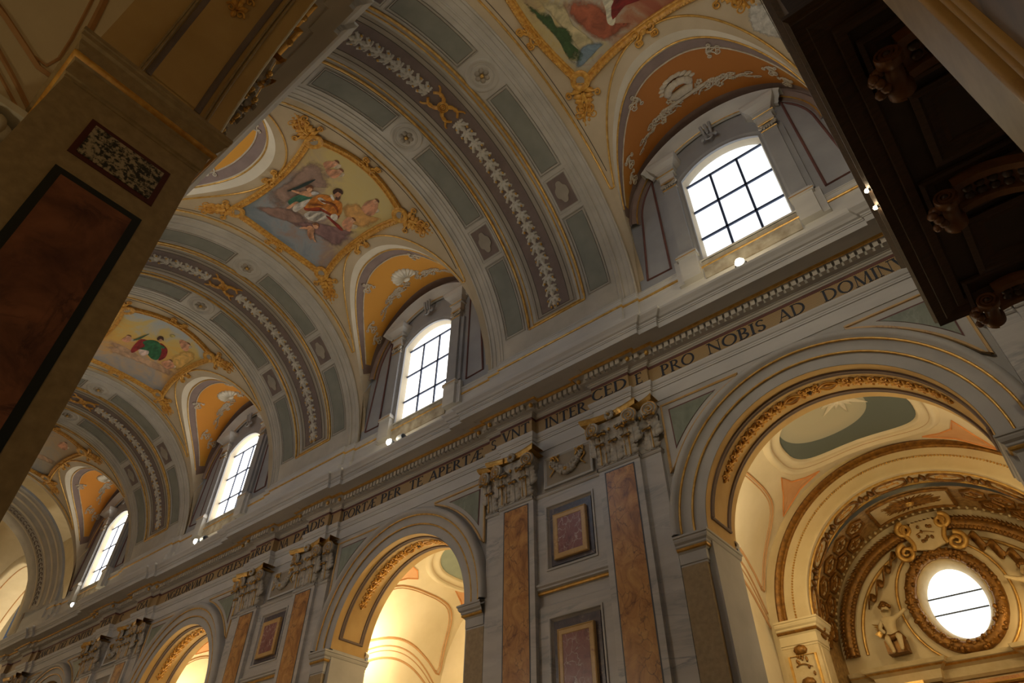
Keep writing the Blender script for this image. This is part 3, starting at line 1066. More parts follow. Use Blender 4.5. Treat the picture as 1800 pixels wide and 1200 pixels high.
F1 = {'lightcloud': [(-1.44, -.47), (-1.09, -.08), (-1.18, .44), (-1.01, .98), (-1.07, 1.3), (-1.38, 1.24), (-1.41, .49), (-1.46, -.07)], 'redcloud': [(-1.06, -.11), (-.46, .43), (-.41, 1.03), (-.12, 1.2), (-.54, 1.25), (-.82, 1.22), (-.99, .95), (-1.13, .43)], 'bluehill': [(-1.7, 1.25), (-1.53, 1.32), (-1.01, 1.24), (-.8, 1.2), (-1.05, 1.03), (-1.38, .97)],
      'tree': [(-1.74, -.69), (-1.63, -.35), (-1.46, -.07), (-1.51, .18), (-1.34, .4), (-1.33, .64), (-1.45, .83), (-1.37, 1.1), (-1.51, 1.2), (-1.68, 1.15), (-1.71, .91), (-1.66, .51), (-1.71, .01), (-1.75, -.39)], 'robe': [(-.36, .42), (-.19, .55), (-.24, .77), (-.44, 1.01), (-.54, .89), (-.42, .63)], 'redrobe': [(-.16, .58), (.3, .93), (-.01, .82), (-.41, .9)]}


F2X = {'robe_white2': [(-0.34, -0.59), (-0.15, -0.55), (-0.02, -0.43), (0.05, -0.28), (-0.07, -0.24), (-0.27, -0.3), (-0.46, -0.32), (-0.65, -0.34), (-0.66, -0.46)], 'robe_white': [(-0.55, -0.14), (-0.33, -0.1), (-0.09, -0.01), (0.08, 0.13), (-0, 0.33), (-0.18, 0.36), (-0.35, 0.3), (-0.51, 0.24), (-0.61, 0.07), (-0.61, -0.04)], 'under_red': [(-0.35, -0.3), (-0.22, -0.18), (-0.02, -0.01), (0.06, 0.25), (0.2, 0.48), (0.23, 0.54), (0.06, 0.57), (-0, 0.33), (-0.06, 0.13), (-0.24, -0.06), (-0.41, -0.19)], 'chasuble': [(0.13, -0.35), (0.38, -0.27), (0.51, -0.11), (0.52, 0.02), (0.58, 0.16), (0.61, 0.29), (0.47, 0.43), (0.28, 0.53), (0.14, 0.47), (0.06, 0.28), (0.02, 0.01), (-0.24, -0.17), (-0.33, -0.28), (-0.17, -0.32)], 'collar': [(0.54, -0.07), (0.62, -0.07), (0.55, 0.08), (0.48, 0.08)], 'sleeve': [(0.19, -0.24), (0.29, -0.21), (0.31, -0.09), (0.3, 0.01), (0.2, 0.01), (0.18, -0.11)], 'hand': [(0.3, -0.04), (0.35, 0.05), (0.3, 0.11), (0.25, 0.05)], 'sleeve2': [(0.04, 0.37), (0.17, 0.42), (0.17, 0.52), (0.04, 0.59), (-0.08, 0.57), (-0.06, 0.45)], 'hand2': [(-0.09, 0.49), (-0.05, 0.57), (-0.1, 0.65), (-0.13, 0.57)], 'book': [(-0.11, 0.33), (-0.05, 0.38), (-0.04, 0.88), (-0.14, 0.86)], 'face': [(0.74, -0.08), (0.83, -0.06), (0.87, 0.03), (0.79, 0.11), (0.67, 0.13), (0.64, 0.06), (0.66, -0.03)], 'hair': [(0.73, -0.13), (0.87, -0.13), (0.95, -0.03), (0.93, 0.07), (0.85, 0.12), (0.87, 0.05), (0.84, -0.05), (0.74, -0.07), (0.66, -0.04)], 'beard': [(0.65, 0.05), (0.69, 0.12), (0.77, 0.1), (0.69, 0.17), (0.59, 0.17), (0.58, 0.09)], 'palmleaf': [(-0.18, -0.99), (0.18, -0.89), (0.48, -0.81), (0.71, -0.7), (0.49, -0.72), (0.18, -0.79), (-0.08, -0.9)], 'angel_arm': [(-0.05, -0.92), (0, -0.81), (0.04, -0.68), (-0.02, -0.64), (-0.07, -0.78), (-0.1, -0.9)], 'angel_body': [(0.05, -0.7), (0.19, -0.64), (0.25, -0.5), (0.18, -0.42), (0.02, -0.47), (-0.04, -0.6)], 'angel_head': [(0.31, -0.69), (0.39, -0.67), (0.39, -0.58), (0.3, -0.52), (0.22, -0.55), (0.23, -0.63)], 'angel_hair': [(0.29, -0.72), (0.41, -0.7), (0.45, -0.61), (0.39, -0.54), (0.39, -0.6), (0.35, -0.68), (0.26, -0.67)], 'angel_wing2': [(0.25, -0.5), (0.35, -0.46), (0.4, -0.34), (0.29, -0.36), (0.2, -0.42)], 'angel_green': [(-0.47, -0.75), (-0.19, -0.72), (-0.03, -0.64), (0.06, -0.45), (0.12, -0.36), (-0.09, -0.44), (-0.38, -0.53), (-0.55, -0.61)], 'angel_leg': [(-0.73, -0.63), (-0.54, -0.62), (-0.35, -0.6), (-0.29, -0.52), (-0.44, -0.54), (-0.66, -0.54)], 'folda': [(-0.47, -0.04), (-0.19, 0.01), (-0.04, 0.12), (-0.24, 0.05), (-0.48, 0.02)], 'foldb': [(-0.5, 0.15), (-0.17, 0.17), (-0.01, 0.2), (-0.22, 0.23), (-0.48, 0.22)], 'foldc': [(0.23, -0.16), (0.35, 0.02), (0.44, 0.22), (0.3, 0.06), (0.21, -0.09)], 'foldd': [(0.38, 0.1), (0.4, 0.31), (0.25, 0.46), (0.32, 0.32)], 'folde': [(-0.13, -0.25), (0.06, -0.13), (0.13, 0.03), (-0.02, -0.12)], 'ch_b_body': [(-0.84, 0.19), (-0.72, 0.24), (-0.73, 0.38), (-0.88, 0.47), (-0.94, 0.41), (-0.93, 0.29)], 'ch_b_head': [(-0.64, 0.24), (-0.54, 0.26), (-0.52, 0.36), (-0.62, 0.43), (-0.71, 0.38)], 'ch_b_hair': [(-0.63, 0.24), (-0.52, 0.25), (-0.49, 0.35), (-0.55, 0.41), (-0.56, 0.33), (-0.62, 0.28)], 'ch_b_arm': [(-1.07, 0.08), (-0.93, 0.12), (-0.85, 0.21), (-0.91, 0.24), (-1.01, 0.15)], 'ch_b_leg': [(-0.93, 0.4), (-0.88, 0.47), (-0.99, 0.59), (-1.05, 0.71), (-1.08, 0.66), (-1.04, 0.52)], 'ch_b_leg2': [(-0.93, 0.29), (-0.94, 0.41), (-1.08, 0.56), (-1.14, 0.55), (-1.06, 0.39)]}
F3X = {'mantle': [(-0.46, -0.35), (0.02, -0.42), (0.39, -0.41), (0.49, -0.15), (0.14, -0.11), (-0.19, -0.18), (-0.57, -0.23)], 'mantle2': [(0.7, 0.13), (0.68, 0.32), (0.54, 0.51), (0.14, 0.64), (-0.21, 0.57), (0.2, 0.45), (0.49, 0.3)], 'dress': [(0.28, -0.3), (0.57, -0.19), (0.7, 0.05), (0.52, 0.26), (0.23, 0.43), (-0.18, 0.53), (-0.33, 0.37), (-0.2, 0.08), (-0.19, -0.18), (0.12, -0.13)], 'lap': [(-0.23, -0.19), (-0.08, -0.02), (-0.03, 0.09), (-0.23, 0.16), (-0.46, 0.03)], 'arm': [(0.54, -0.11), (0.63, 0.13), (0.64, 0.33), (0.52, 0.35), (0.49, 0.14)], 'face': [(0.9, -0.06), (1.03, -0.04), (0.99, 0.06), (0.83, 0.1), (0.75, 0.05)], 'hair': [(0.85, -0.08), (1.05, -0.07), (1.07, 0.04), (0.91, 0.14), (0.96, 0.06), (0.94, -0.03), (0.77, 0.01)], 'palm': [(0.14, -0.58), (0.5, -0.5), (0.9, -0.37), (0.59, -0.41), (0.3, -0.46)], 'wreath': [(1.36, 0.12), (1.46, 0.16), (1.47, 0.27), (1.35, 0.26), (1.29, 0.19)]}
SKIN = (208, 154, 116)
FCOL.update({'robe_white2': (206, 198, 184), 'robe_white': (210, 202, 188), 'under_red': (146, 60, 30), 'chasuble': (200, 124, 46), 'collar': (226, 218, 202), 'sleeve': (224, 216, 202), 'sleeve2': (222, 212, 196), 'hand': SKIN, 'hand2': SKIN, 'face': (196, 140, 104), 'hair': (66, 42, 30), 'beard': (92, 62, 48),
             'palmleaf': (46, 60, 56), 'angel_arm': SKIN, 'angel_body': SKIN, 'angel_head': (214, 160, 122), 'angel_hair': (122, 74, 44), 'angel_wing2': (192, 188, 184), 'angel_leg': SKIN, 'folda': (150, 142, 132), 'foldb': (158, 150, 140), 'foldc': (132, 70, 28), 'foldd': (140, 72, 26), 'folde': (142, 78, 30),
             'ch_b_body': SKIN, 'ch_b_head': (216, 164, 128), 'ch_b_hair': (140, 92, 58), 'ch_b_arm': SKIN, 'ch_b_leg': SKIN, 'ch_b_leg2': (196, 140, 104), 'mantle': (150, 40, 40), 'mantle2': (138, 34, 36), 'dress': (46, 104, 64), 'lap': (226, 200, 186), 'arm': (52, 112, 70), 'wreath': (186, 168, 96)})
for k_ in ('angel_wing', 'angel_green', 'angel_body', 'angel_head', 'robe_white', 'chasuble', 'sleeve', 'head', 'hair', 'book', 'cherubE'):
    F2.pop(k_, None)
F2.update(F2X)
for k_ in ('robe_red', 'robe_green', 'robe_red2', 'skirt', 'head', 'palm'):
    F3.pop(k_, None)
F3.update(F3X)


def dense(pts, n=3):
    """Catmull-Rom smoothing of a closed outline"""
    out, N = [], len(pts)
    for i in range(N):
        p0, p1, p2, p3 = (pts[(i + k - 1) % N] for k in range(4))
        for j in range(n):
            t = j / n
            out.append(tuple(.5 * (2 * b + (c - a) * t + (2 * a - 5 * b + 4 * c - d) * t * t + (3 * b - a - 3 * c + d) * t ** 3) for a, b, c, d in zip(p0, p1, p2, p3)))
    return out


def corner_scroll():
    mb = MB()
    for s in (1, -1):
        scroll_leaf(mb, .1, .02 * s, .5 * s, .42, -s, .028)
        scroll_leaf(mb, .3, .02 * s, .22 * s, .36, s, .024)
        scroll_leaf(mb, .0, .1 * s, 1.3 * s, .3, -s, .026)
    stroke(mb, [(.1 + .9 * t, .05 * sin(7 * t)) for t in lin(0, 1, 14)], .035, .008, .04)
    mb.blob([(1.0 + .08 * cos(a), .05 * sin(a)) for a in lin(0, 2 * pi, 9)[:-1]], xyz, 0, .02, .04, 2)
    for k in range(9):
        u0 = .08 + .1 * k
        w0 = .26 * (1 - k / 10)
        for s in (1, -1):
            T = lambda u, v, h, u0=u0, s=s: (u0 + u, s * v, h)
            mb.blob([(0, .0), (.05, w0 * .55), (.0, w0), (-.07, w0 * .7), (-.06, w0 * .25)], T, 0, .015, .045, 2)
    for k in range(7):
        a = lerp(-1.2, 1.2, k / 6)
        mb.blob([(.2 + .16 * cos(a) + .05 * cos(t), .16 * sin(a) + .035 * sin(t)) for t in lin(0, 2 * pi, 8)[:-1]], xyz, 0, .015, .04, 2)
    return mb.data('corner_scroll', M['goldpaint'], smooth=True)


def side_scroll():
    mb = MB()
    for s in (1, -1):
        scroll_leaf(mb, 0, .02 * s, 1.1 * s, .34, -s, .03)
        scroll_leaf(mb, .05, .04 * s, .45 * s, .24, s, .024)
        stroke(mb, [(-.02 + p[0], s * .2 + p[1]) for p in scroll2d(1.3, .1, .02, 16)], .026, .018, .06)
    mb.ball((.02, 0, .03), (.07, .09, .05), 10, 6)
    return mb.data('side_scroll', M['goldpaint'], smooth=True)


CSCR, SSCR = corner_scroll(), side_scroll()
DISC = MB().lathe([(.24, 0), (.24, .05), (.2, .07), (.13, .06), (.11, .035), (.0, .035)], xyz, 24).data('corner_disc', M['goldpaint'], smooth=True)
EYE = MB().lathe([(.105, .02), (.1, .045), (.0, .05)], xyz, 18).data('disc_centre', M['ribgrey'], smooth=True)


def make_fresco(i, label, cols, ax, figs, seed):
    c = XA[i]
    root = thing('ceiling_fresco', label, 'fresco', V(c, 90, FR), 'gilt-framed frescoes along the vault')
    f = fr(c)
    out = star_outline(14)
    rows = [[f(u * t, v * t, 0) for u, v in out] for t in lin(0.0, 1.0, 9)]
    part('painted_sky', MB().grid(rows, 0, cv=True), fresco_mat('fresco_sky', cols, ax, 1.1, seed), root, True)
    h = .004
    for nm, pts in figs.items():
        h += .001
        key = nm if nm in FCOL else 'cherub'
        if any(w in nm for w in ('cloud', 'tree', 'hill', 'sky')):
            mb = MB().soft(dense([(u * 1.12 - .12 * pts_c[0], v * 1.12 - .12 * pts_c[1]) for pts_c in [(sum(p[0] for p in pts) / len(pts), sum(p[1] for p in pts) / len(pts))] for u, v in pts]), f, h)
            c_ = FCOL[key]
            part('painted_tree' if nm == 'tree' else 'painted_cloud', mb, soft_paint('fresco_cloud', S(*[int(x * .74) for x in c_]), S(*[min(255, int(x * 1.14)) for x in c_]), 9 if nm == 'tree' else 2.6, 1.5), root, True)
            continue
        mb = MB().blob(dense(pts), f, h - .003, h, h, 4)
        kind = 'painted_cloud' if 'cloud' in nm else 'painted_cherub' if 'cherub' in nm else 'painted_tree' if nm == 'tree' else 'painted_figure'
        po = part(kind, mb, paint(FCOL[key]), root, True)
        if key == 'cherub':
            px = max(pts)
            cu = sum(p[0] for p in pts) / len(pts); cv_ = sum(p[1] for p in pts) / len(pts)
            hu, hv = lerp(cu, px[0], .85), lerp(cv_, px[1], .85)
            part('painted_head', MB().blob([(hu + .085 * cos(t), hv + .075 * sin(t)) for t in lin(0, 2 * pi, 13)[:-1]], f, h - .002, h + .001, h + .001, 2), paint((216, 166, 130)), po, True)
            part('painted_hair', MB().blob([(hu + .03 + .07 * cos(t), hv + .08 * sin(t)) for t in lin(-1.5, 1.5, 8)] , f, h - .002, h + .002, h + .002, 2), paint((126, 82, 52)), po, True)
            part('painted_wing', MB().blob(dense([(cu + .08, cv_ + .05), (cu + .2, cv_ + .2), (cu + .08, cv_ + .24), (cu - .02, cv_ + .14)]), f, h - .003, h - .0005, h - .0005, 2), paint((198, 180, 152)), po, True)
    prof = [(0, .0), (.01, .05), (.04, .06), (.06, .035), (.12, .035), (.14, .065), (.18, .07), (.2, .03), (.2, -.02)]
    rows = []
    for d, hh in prof:
        rows.append([f(u, v, hh) for u, v in offset(out, d)])
    fo = part('gilt_frame', MB().grid(rows, 0, cv=True), M['goldpaint'], root, True)
    b = MB()
    ring_ = offset(out, .165)
    # beads along the frame
    acc = 0
    for k in range(len(ring_)):
        p, q = ring_[k], ring_[(k + 1) % len(ring_)]
        L = math.hypot(q[0] - p[0], q[1] - p[1])
        while acc < L:
            t = acc / L
            b.ball(f(lerp(p[0], q[0], t), lerp(p[1], q[1], t), .065), .028, 5, 4)
            acc += .075
        acc -= L
    part('frame_beads', b, M['gold'], fo, True)['kind'] = 'stuff'
    for sx in (-1, 1):
        for sy in (-1, 1):
            x, v = sx * 1.76, sy * 1.56
            th = 90 - math.degrees(v / FR)
            Mx = MV(c + x, th, FR - .02)
            inst('corner_disc', DISC, root, Mx)
            inst('disc_centre', EYE, root, Mx)
            ang = math.degrees(math.atan2(-sy * .95, sx * .45))
            inst('corner_scroll', CSCR, root, MV(c + x + sx * .06, th - math.degrees(sy * .16 / FR), FR - .01, ang, 1.15))
    for s in (-1, 1):
        inst('side_scroll', SSCR, root, MV(c + s * 2.06, 90, FR - .02, 0 if s > 0 else 180))
        inst('side_scroll', SSCR, root, MV(c, 90 - math.degrees(s * 1.5 / FR), FR - .02, -90 if s > 0 else 90))
    return root


make_fresco(1, 'star-shaped fresco of a bearded saint in orange and white among cherubs', [(120, 132, 140), (146, 150, 152), (158, 134, 120), (188, 166, 126), (204, 182, 118), (202, 182, 124)], (.62, -.25), F2, 3)
make_fresco(2, 'star-shaped fresco of a saint in green and red on golden clouds', [(150, 150, 150), (176, 158, 138), (206, 160, 96), (216, 172, 84), (206, 180, 110), (176, 180, 176)], (.75, .1), F3, 9)
make_fresco(0, 'large fresco with trees and red clouds, cut by the top edge', [(150, 122, 96), (190, 170, 116), (176, 168, 148), (172, 122, 90), (158, 90, 66), (150, 84, 62)], (.5, -.1), F1, 5)
F4 = {'cloud1': F3['cloud1'], 'cherubC': F2['cherubC'], 'lap': F3['lap']}
make_fresco(3, 'small far fresco of grey clouds, half hidden by the left pier', [(130, 128, 124), (160, 146, 124), (176, 148, 110), (150, 140, 130)], (.5, .2), F4, 12)

# ================================================================== LUNETTE PAINTINGS
def lun_mat(name, a, b, c, seed):
    m, nt, bs = nodes(name)
    bs.inputs['Roughness'].default_value = .75
    v = coord(nt, 'Object'); v.node.inputs['Location'].default_value = (seed, 0, 0)
    tc = nt.nodes.new('ShaderNodeTexCoord')
    sp = nt.nodes.new('ShaderNodeSeparateXYZ'); nt.links.new(tc.outputs['Object'], sp.inputs[0])
    n = noise(nt, v, 1.6, 6, .6, .3)
    k = nt.nodes.new('ShaderNodeMath'); k.operation = 'MULTIPLY_ADD'; k.inputs[1].default_value = .45; k.inputs[2].default_value = .55
    nt.links.new(sp.outputs[2], k.inputs[0])
    d = nt.nodes.new('ShaderNodeMath'); d.operation = 'MULTIPLY_ADD'; d.inputs[1].default_value = .5
    nt.links.new(n, d.inputs[0]); nt.links.new(k.outputs[0], d.inputs[2])
    nt.links.new(ramp(nt, d.outputs[0], [(.12, S(*c)), (.42, S(*b)), (.75, S(*a))]), bs.inputs['Base Color'])
    return m


def webframe(c, dx, t, lift=.03, rot=0, s=1):
    p = Vector(web(dx, t, lift)); e = .02
    ux = (Vector(web(dx + e, t, lift)) - Vector(web(dx - e, t, lift))).normalized()
    n = ux.cross(Vector(web(dx, t - e, lift)) - Vector(web(dx, t + e, lift))).normalized()
    uy = n.cross(ux)
    p.x += c
    return frame(p, ux, uy, n) @ Matrix.Rotation(rad(rot), 4, 'Z') @ Matrix.Scale(s, 4)


def shell():
    mb = MB()
    n = 11
    for k in range(n):
        a = lerp(-.2, pi + .2, (k + .5) / n)
        w = (pi + .4) / n * .55
        pts = [(0, -.12), (.36 * cos(a - w), -.08 + .34 * sin(a - w)), (.4 * cos(a), -.08 + .38 * sin(a)), (.36 * cos(a + w), -.08 + .34 * sin(a + w))]
        mb.blob(pts, xyz, 0, .02, .075, 2)
    mb.ball((0, -.13, .04), (.11, .07, .05), 10, 6)
    return mb.data('scallop_shell', M['stucco'], smooth=True)


def spray(fn):
    mb = MB()
    rnd = random.Random(3)
    for k in range(16):
        x = .1 + .06 * k + rnd.uniform(-.03, .03)
        y = rnd.uniform(-.16, .22) * (1.1 - .04 * k)
        r = rnd.uniform(.045, .07)
        for j in range(5):
            a = 2 * pi * j / 5 + k
            mb.blob([(x + r * .7 * cos(a) + r * .5 * cos(t), y + r * .7 * sin(a) + r * .5 * sin(t)) for t in lin(0, 2 * pi, 7)[:-1]], xyz, 0, .015, .05, 1)
    for k in range(8):
        scroll_leaf(mb, .12 + .13 * k, -.05, rnd.uniform(-1.1, 1.1), .34, rnd.choice((-1, 1)), .02)
    mb.v = [fn(*p) for p in mb.v]
    return mb


def basket():
    mb = MB()
    mb.blob([(-.2, -.18), (.2, -.18), (.3, .02), (-.3, .02)], xyz, 0, .04, .09, 3)
    for k in range(9):
        a = lerp(.2, pi - .2, k / 8)
        mb.ball((.24 * cos(a), .06 + .16 * sin(a), .05), (.09, .09, .05), 8, 5)
        mb.blob([(.34 * cos(a) + .1 * cos(t), .08 + .28 * sin(a) + .05 * sin(t)) for t in lin(0, 2 * pi, 8)[:-1]], xyz, 0, .02, .05, 2)
    mb.box(-.5, .5, -.26, -.19, 0, .05)
    return mb.data('fruit_basket', M['grisaille'], smooth=True)


def edge_leaf():
    mb = MB()
    for s in (1, -1):
        scroll_leaf(mb, 0, .03 * s, .35 * s, .3, -s, .02)
        scroll_leaf(mb, .02, .0, 1.0 * s, .2, s, .018)
    return mb.data('edge_leaf', M['grisaille'], smooth=True)


SHELL, BASKET, ELEAF = shell(), basket(), edge_leaf()
LC = [((170, 104, 32), (188, 128, 42), (206, 178, 84)), ((204, 142, 46), (212, 158, 58), (222, 192, 96)), ((206, 136, 40), (214, 150, 50), (220, 182, 80)), ((206, 134, 44), (214, 146, 50), (216, 174, 78))]


def make_lunette(i, label, m=False):
    c = XA[i]
    root = thing('lunette_painting', label, 'painting', (c, 9.4, 14.9))
    ca = COLS[5:-5]
    t0 = lambda dx: .225 + .22 * (abs(dx) / LA) ** 4
    t1 = lambda dx: .84 - .16 * (abs(dx) / LA) ** 5
    W = lambda dx, t, l: (c + web(dx, t, l)[0],) + web(dx, t, l)[1:]
    part('purple_border', MB().grid([[W(dx, lerp(.12 + .12 * (abs(dx) / LA) ** 6, .97, k), .008) for k in lin(0, 1, 9)] for dx in COLS[3:-3]]), M['purpleweb'], root, True)
    part('orange_field', MB().grid([[W(dx, lerp(t0(dx), t1(dx), k), .016) for k in lin(0, 1, 9)] for dx in ca]), lun_mat('lunette_sky', *LC[i], i * 3.1), root, True)
    e = MB().tube([W(dx, t0(dx), .02) for dx in ca], .02, 5)
    part('white_edge', e, M['grisaille'], root, True)
    inst('fruit_basket' if i == 0 else 'scallop_shell', BASKET if i == 0 else SHELL, root, webframe(c, -.05, .54, .02, 0, 1.2))
    for s in (-1, 1):
        part('flower_spray', spray(lambda u, v, h: W(s * (.1 + u * 1.18), .69 - .05 * u - v / 2.5 * (1.3 - .6 * u), .016 + h)), M['grisaille'], root, True)
        for dx, t, r in ((.9, .27, 0), (1.85, .42, -60), (2.02, .6, -85)):
            inst('edge_leaf', ELEAF, root, webframe(c, s * dx, t, .02, r if s > 0 else 180 - r, 1.1))
    if m:
        root.location.y = 2 * YC - root.location.y
        root.scale.y = -1
    return root


make_lunette(0, 'dark orange lunette with fruit basket, above the window at right')
make_lunette(1, 'bright orange lunette with white scallop shell, above the middle window')
make_lunette(2, 'orange lunette with shell above the third window from the right')
make_lunette(3, 'small orange lunette above the leftmost window')
make_lunette(1, 'orange lunette peeping out behind the near pier, opposite the middle window', True)

# ================================================================== CLERESTORY WALL AND WINDOWS
GW, GS, GT, GA, GYY = .965, 11.18, 13.85, 14.28, 10.2         # glass half width, sill, spring, apex


def seg_arc(hw, spring, apex, n=16):
    h = apex - spring
    R = (hw * hw + h * h) / (2 * h)
    a = math.asin(hw / R)
    return [(R * sin(t), apex - R + R * cos(t)) for t in lin(-a, a, n)]


def opening(hw, sill, spring, apex, n=16):
    return [(-hw, sill)] + seg_arc(hw, spring, apex, n) + [(hw, sill)]


def lun_out(n=16, r=WR):
    return [(-r, 10.9)] + [(-r * cos(pi * k / (n - 1)), WZ + r * sin(pi * k / (n - 1))) for k in range(n)] + [(r, 10.9)]


def make_window(i, near=False):
    c = XA[i]
    n = 24
    mb = MB()
    A = opening(1.0, 10.98, 13.88, 14.31, n)
    B = lun_out(n, WR + .03)
    mb.grid([[(c + x, 10.02, z) for x, z in A], [(c + x, 10.02, z) for x, z in B]])
    mb.add([(c - 1.0, 10.02, 10.98), (c + 1.0, 10.02, 10.98), (c + WR, 10.02, 10.9), (c - WR, 10.02, 10.9)], [(0, 1, 2, 3)])
    idx = 1 + i + (4 if near else 0)
    root = tag(link('window_%d' % idx, None), kind='structure')
    root.location = (c, 10.02, 11.0)
    BASE[root] = (c, 10.02, 11.0)
    part('wall_face', mb, M['winwall'], root)
    # splayed reveal
    G = opening(GW, GS - .02, GT, GA, n)
    part('reveal', MB().grid([[(c + x, 10.02, z) for x, z in A], [(c + x, GYY + .02, z) for x, z in G]]), M['web'], root, True)
    part('sill', MB().grid([[(c - 1.0, 10.02, 10.98), (c + 1.0, 10.02, 10.98)], [(c - GW, GYY + .02, GS - .02), (c + GW, GYY + .02, GS - .02)]]), M['wall_worn'], root)
    # panes, one by one
    xs = [-GW, -.34, .34, GW]
    zs = [GS - .02, 11.82, 12.79, 13.81]
    gm = M['glass_near'] if near else GLASS[i]
    for a in range(3):
        for b in range(3):
            part('pane', MB().box(c + xs[a] + .005, c + xs[a + 1] - .005, GYY, GYY + .02, zs[b], zs[b + 1]), gm, root)
    arc = seg_arc(GW, GT - .02, GA, 14)
    part('pane', MB().prism([(c + x, z) for x, z in arc], lambda u, v, h: (u, h, v), GYY + .02, GYY), gm, root)
    if not near:
        for z in zs[1:]:
            part('bar', MB().box(c - GW, c + GW, GYY - .04, GYY - .002, z - .026, z + .026), M['lead'], root)
        for x in (-.34, .34):
            part('bar', MB().box(c + x - .026, c + x + .026, GYY - .04, GYY - .002, GS, 13.81), M['lead'], root)
    # moulded frame round the opening
    fr_ = MB()
    rows = []
    for d, y in ((0, 10.03), (.0, 9.97), (.03, 9.965), (.05, 9.98), (.07, 9.98), (.10, 9.95), (.13, 9.95), (.13, 10.03)):
        o = opening(1.0 + d, 10.98, 13.88 + d * .5, 14.3 + d, n)
        rows.append([(c + x, y, z) for x, z in o])
    fr_.grid(rows)
    part('frame', fr_, M['winwall'], root, True)
    if near:
        root.location.y = 2 * YC - root.location.y
        root.scale.y = -1
        return root
    # big arch moulding against the lunette
    rows = []
    for r, y in ((WR + .02, 9.9), (2.5, 9.88), (2.46, 9.9), (2.42, 9.86), (2.34, 9.9), (2.32, 9.96), (2.26, 10.02)):
        rows.append([(c + x, y, z) for x, z in lun_out(36, r)[1:-1]])
    part('arch_moulding', MB().grid(rows), M['purpleweb'], root, True)
    g = MB().tube([(c + x, 9.93, z) for x, z in lun_out(36, 2.31)[1:-1]], .018, 5)
    part('gilt_line', g, M['gold'], root, True)
    # small pilasters, pedestals, capitals, entablature blocks
    for s in (-1, 1):
        p = MB().box(c + s * 1.12, c + s * 1.45, 9.87, 10.03, 11.33, 13.72)
        p.box(c + s * 1.45, c + s * 1.57, 9.94, 10.03, 11.33, 13.72)
        pl = part('pilaster', p, M['winwall'], root)
        b = MB()
        for x0, x1, y, z0, z1 in ((1.08, 1.5, 9.83, 10.5, 11.2), (1.05, 1.54, 9.80, 11.16, 11.26), (1.09, 1.49, 9.84, 11.26, 11.33), (1.5, 1.64, 9.91, 10.5, 11.24)):
            b.box(c + s * x0, c + s * x1, y, 10.03, z0, z1)
        part('pedestal', b, M['corn'], root)
        g = MB().box(c + s * 1.05, c + s * 1.55, 9.795, 9.80, 11.195, 11.22)
        part('gilt_line', g, M['gold'], root)
        k = MB()
        k.box(c + s * 1.10, c + s * 1.47, 9.86, 10.03, 13.72, 13.76)
        k.box(c + s * 1.13, c + s * 1.44, 9.89, 10.03, 13.76, 14.02)
        for q in (1.13, 1.44):
            k.tube([(c + s * q + .06 * cos(t) * (1 - t / 16), 9.85, 13.9 + .06 * sin(t) * (1 - t / 16)) for t in lin(0, 12, 20)], .022, 5)
            k.ball((c + s * q, 9.86, 13.9), .03, 6, 4)
        for q in lin(1.2, 1.38, 4):
            k.ball((c + s * q, 9.86, 13.86), (.03, .03, .05), 6, 4)
        k.box(c + s * 1.08, c + s * 1.49, 9.84, 10.03, 14.02, 14.07)
        part('capital', k, M['cap'], root, True)
        k = MB()
        for z in (13.74, 14.0, 14.045):
            k.tube([(c + s * 1.10, 9.85, z), (c + s * 1.47, 9.85, z)], .013, 5)
        part('gilt_line', k, M['gold'], root)
        e = MB()
        for x0, x1, y, z0, z1 in ((1.1, 1.48, 9.85, 14.07, 14.3), (1.06, 1.54, 9.81, 14.28, 14.33), (1.1, 1.48, 9.86, 14.33, 14.42)):
            e.box(c + s * x0, c + s * x1, y, 10.03, z0, z1)
        rows = []
        for pj, z in ((.0, 14.42), (.06, 14.46), (.08, 14.52), (.18, 14.62), (.22, 14.72), (.22, 14.78), (.0, 14.8)):
            rows.append([(c + s * (1.10 - pj), 10.03, z), (c + s * (1.10 - pj), 9.86 - pj, z), (c + s * (1.48 + pj), 9.86 - pj, z), (c + s * (1.48 + pj), 10.03, z)])
        e.grid(rows)
        part('cornice_block', e, M['corn'], root)
        k = MB().tube([(c + s * 1.05, 9.80, 14.305), (c + s * 1.55, 9.80, 14.305)], .014, 5)
        part('gilt_line', k, M['gold'], root)
        # side panel under the arch
        out = [(c + s * 1.76, 11.25), (c + s * 2.36, 11.27)] + [(c + s * 2.2 * cos(t), WZ + 2.2 * sin(t) * .98) for t in lin(.12, .66, 8)] + [(c + s * 1.74, 14.02)]
        part('side_panel', MB().prism(out, lambda u, v, h: (u, h, v), 10.02, 10.005), M['winwall'], root)
        f = MB().tube([(x, 10.0, z) for x, z in out], .03, 5, True)
        part('side_panel_border', f, M['purple'], root, True)
    # segmental pediment and keystone
    rows = []
    for r, y in ((2.30, 9.98), (2.30, 9.90), (2.34, 9.89), (2.36, 9.84), (2.44, 9.80), (2.47, 9.70), (2.54, 9.66), (2.56, 9.72), (2.56, 10.02)):
        rows.append([(c + r * sin(t), y, 12.92 + r * cos(t)) for t in lin(-.82, .82, 28)])
    part('pediment', MB().grid(rows), M['corn'], root, True)
    g = MB()
    g.tube([(c + 2.31 * sin(t), 9.9, 12.92 + 2.31 * cos(t)) for t in lin(-.5, .5, 20)], .016, 5)
    part('gilt_line', g, M['gold'], root, True)
    k = MB()
    for q in (-.09, 0, .09):
        k.tube([(c + q * 1.3, 9.78, 15.2), (c + q * 1.1, 9.80, 15.0), (c + q * .9, 9.86, 14.82)], [.045, .042, .03], 6)
    k.tube([(c + .12 * cos(t) * (1 - t / 20), 9.84, 14.76 + .09 * sin(t)) for t in lin(0, 14, 24)], .028, 5)
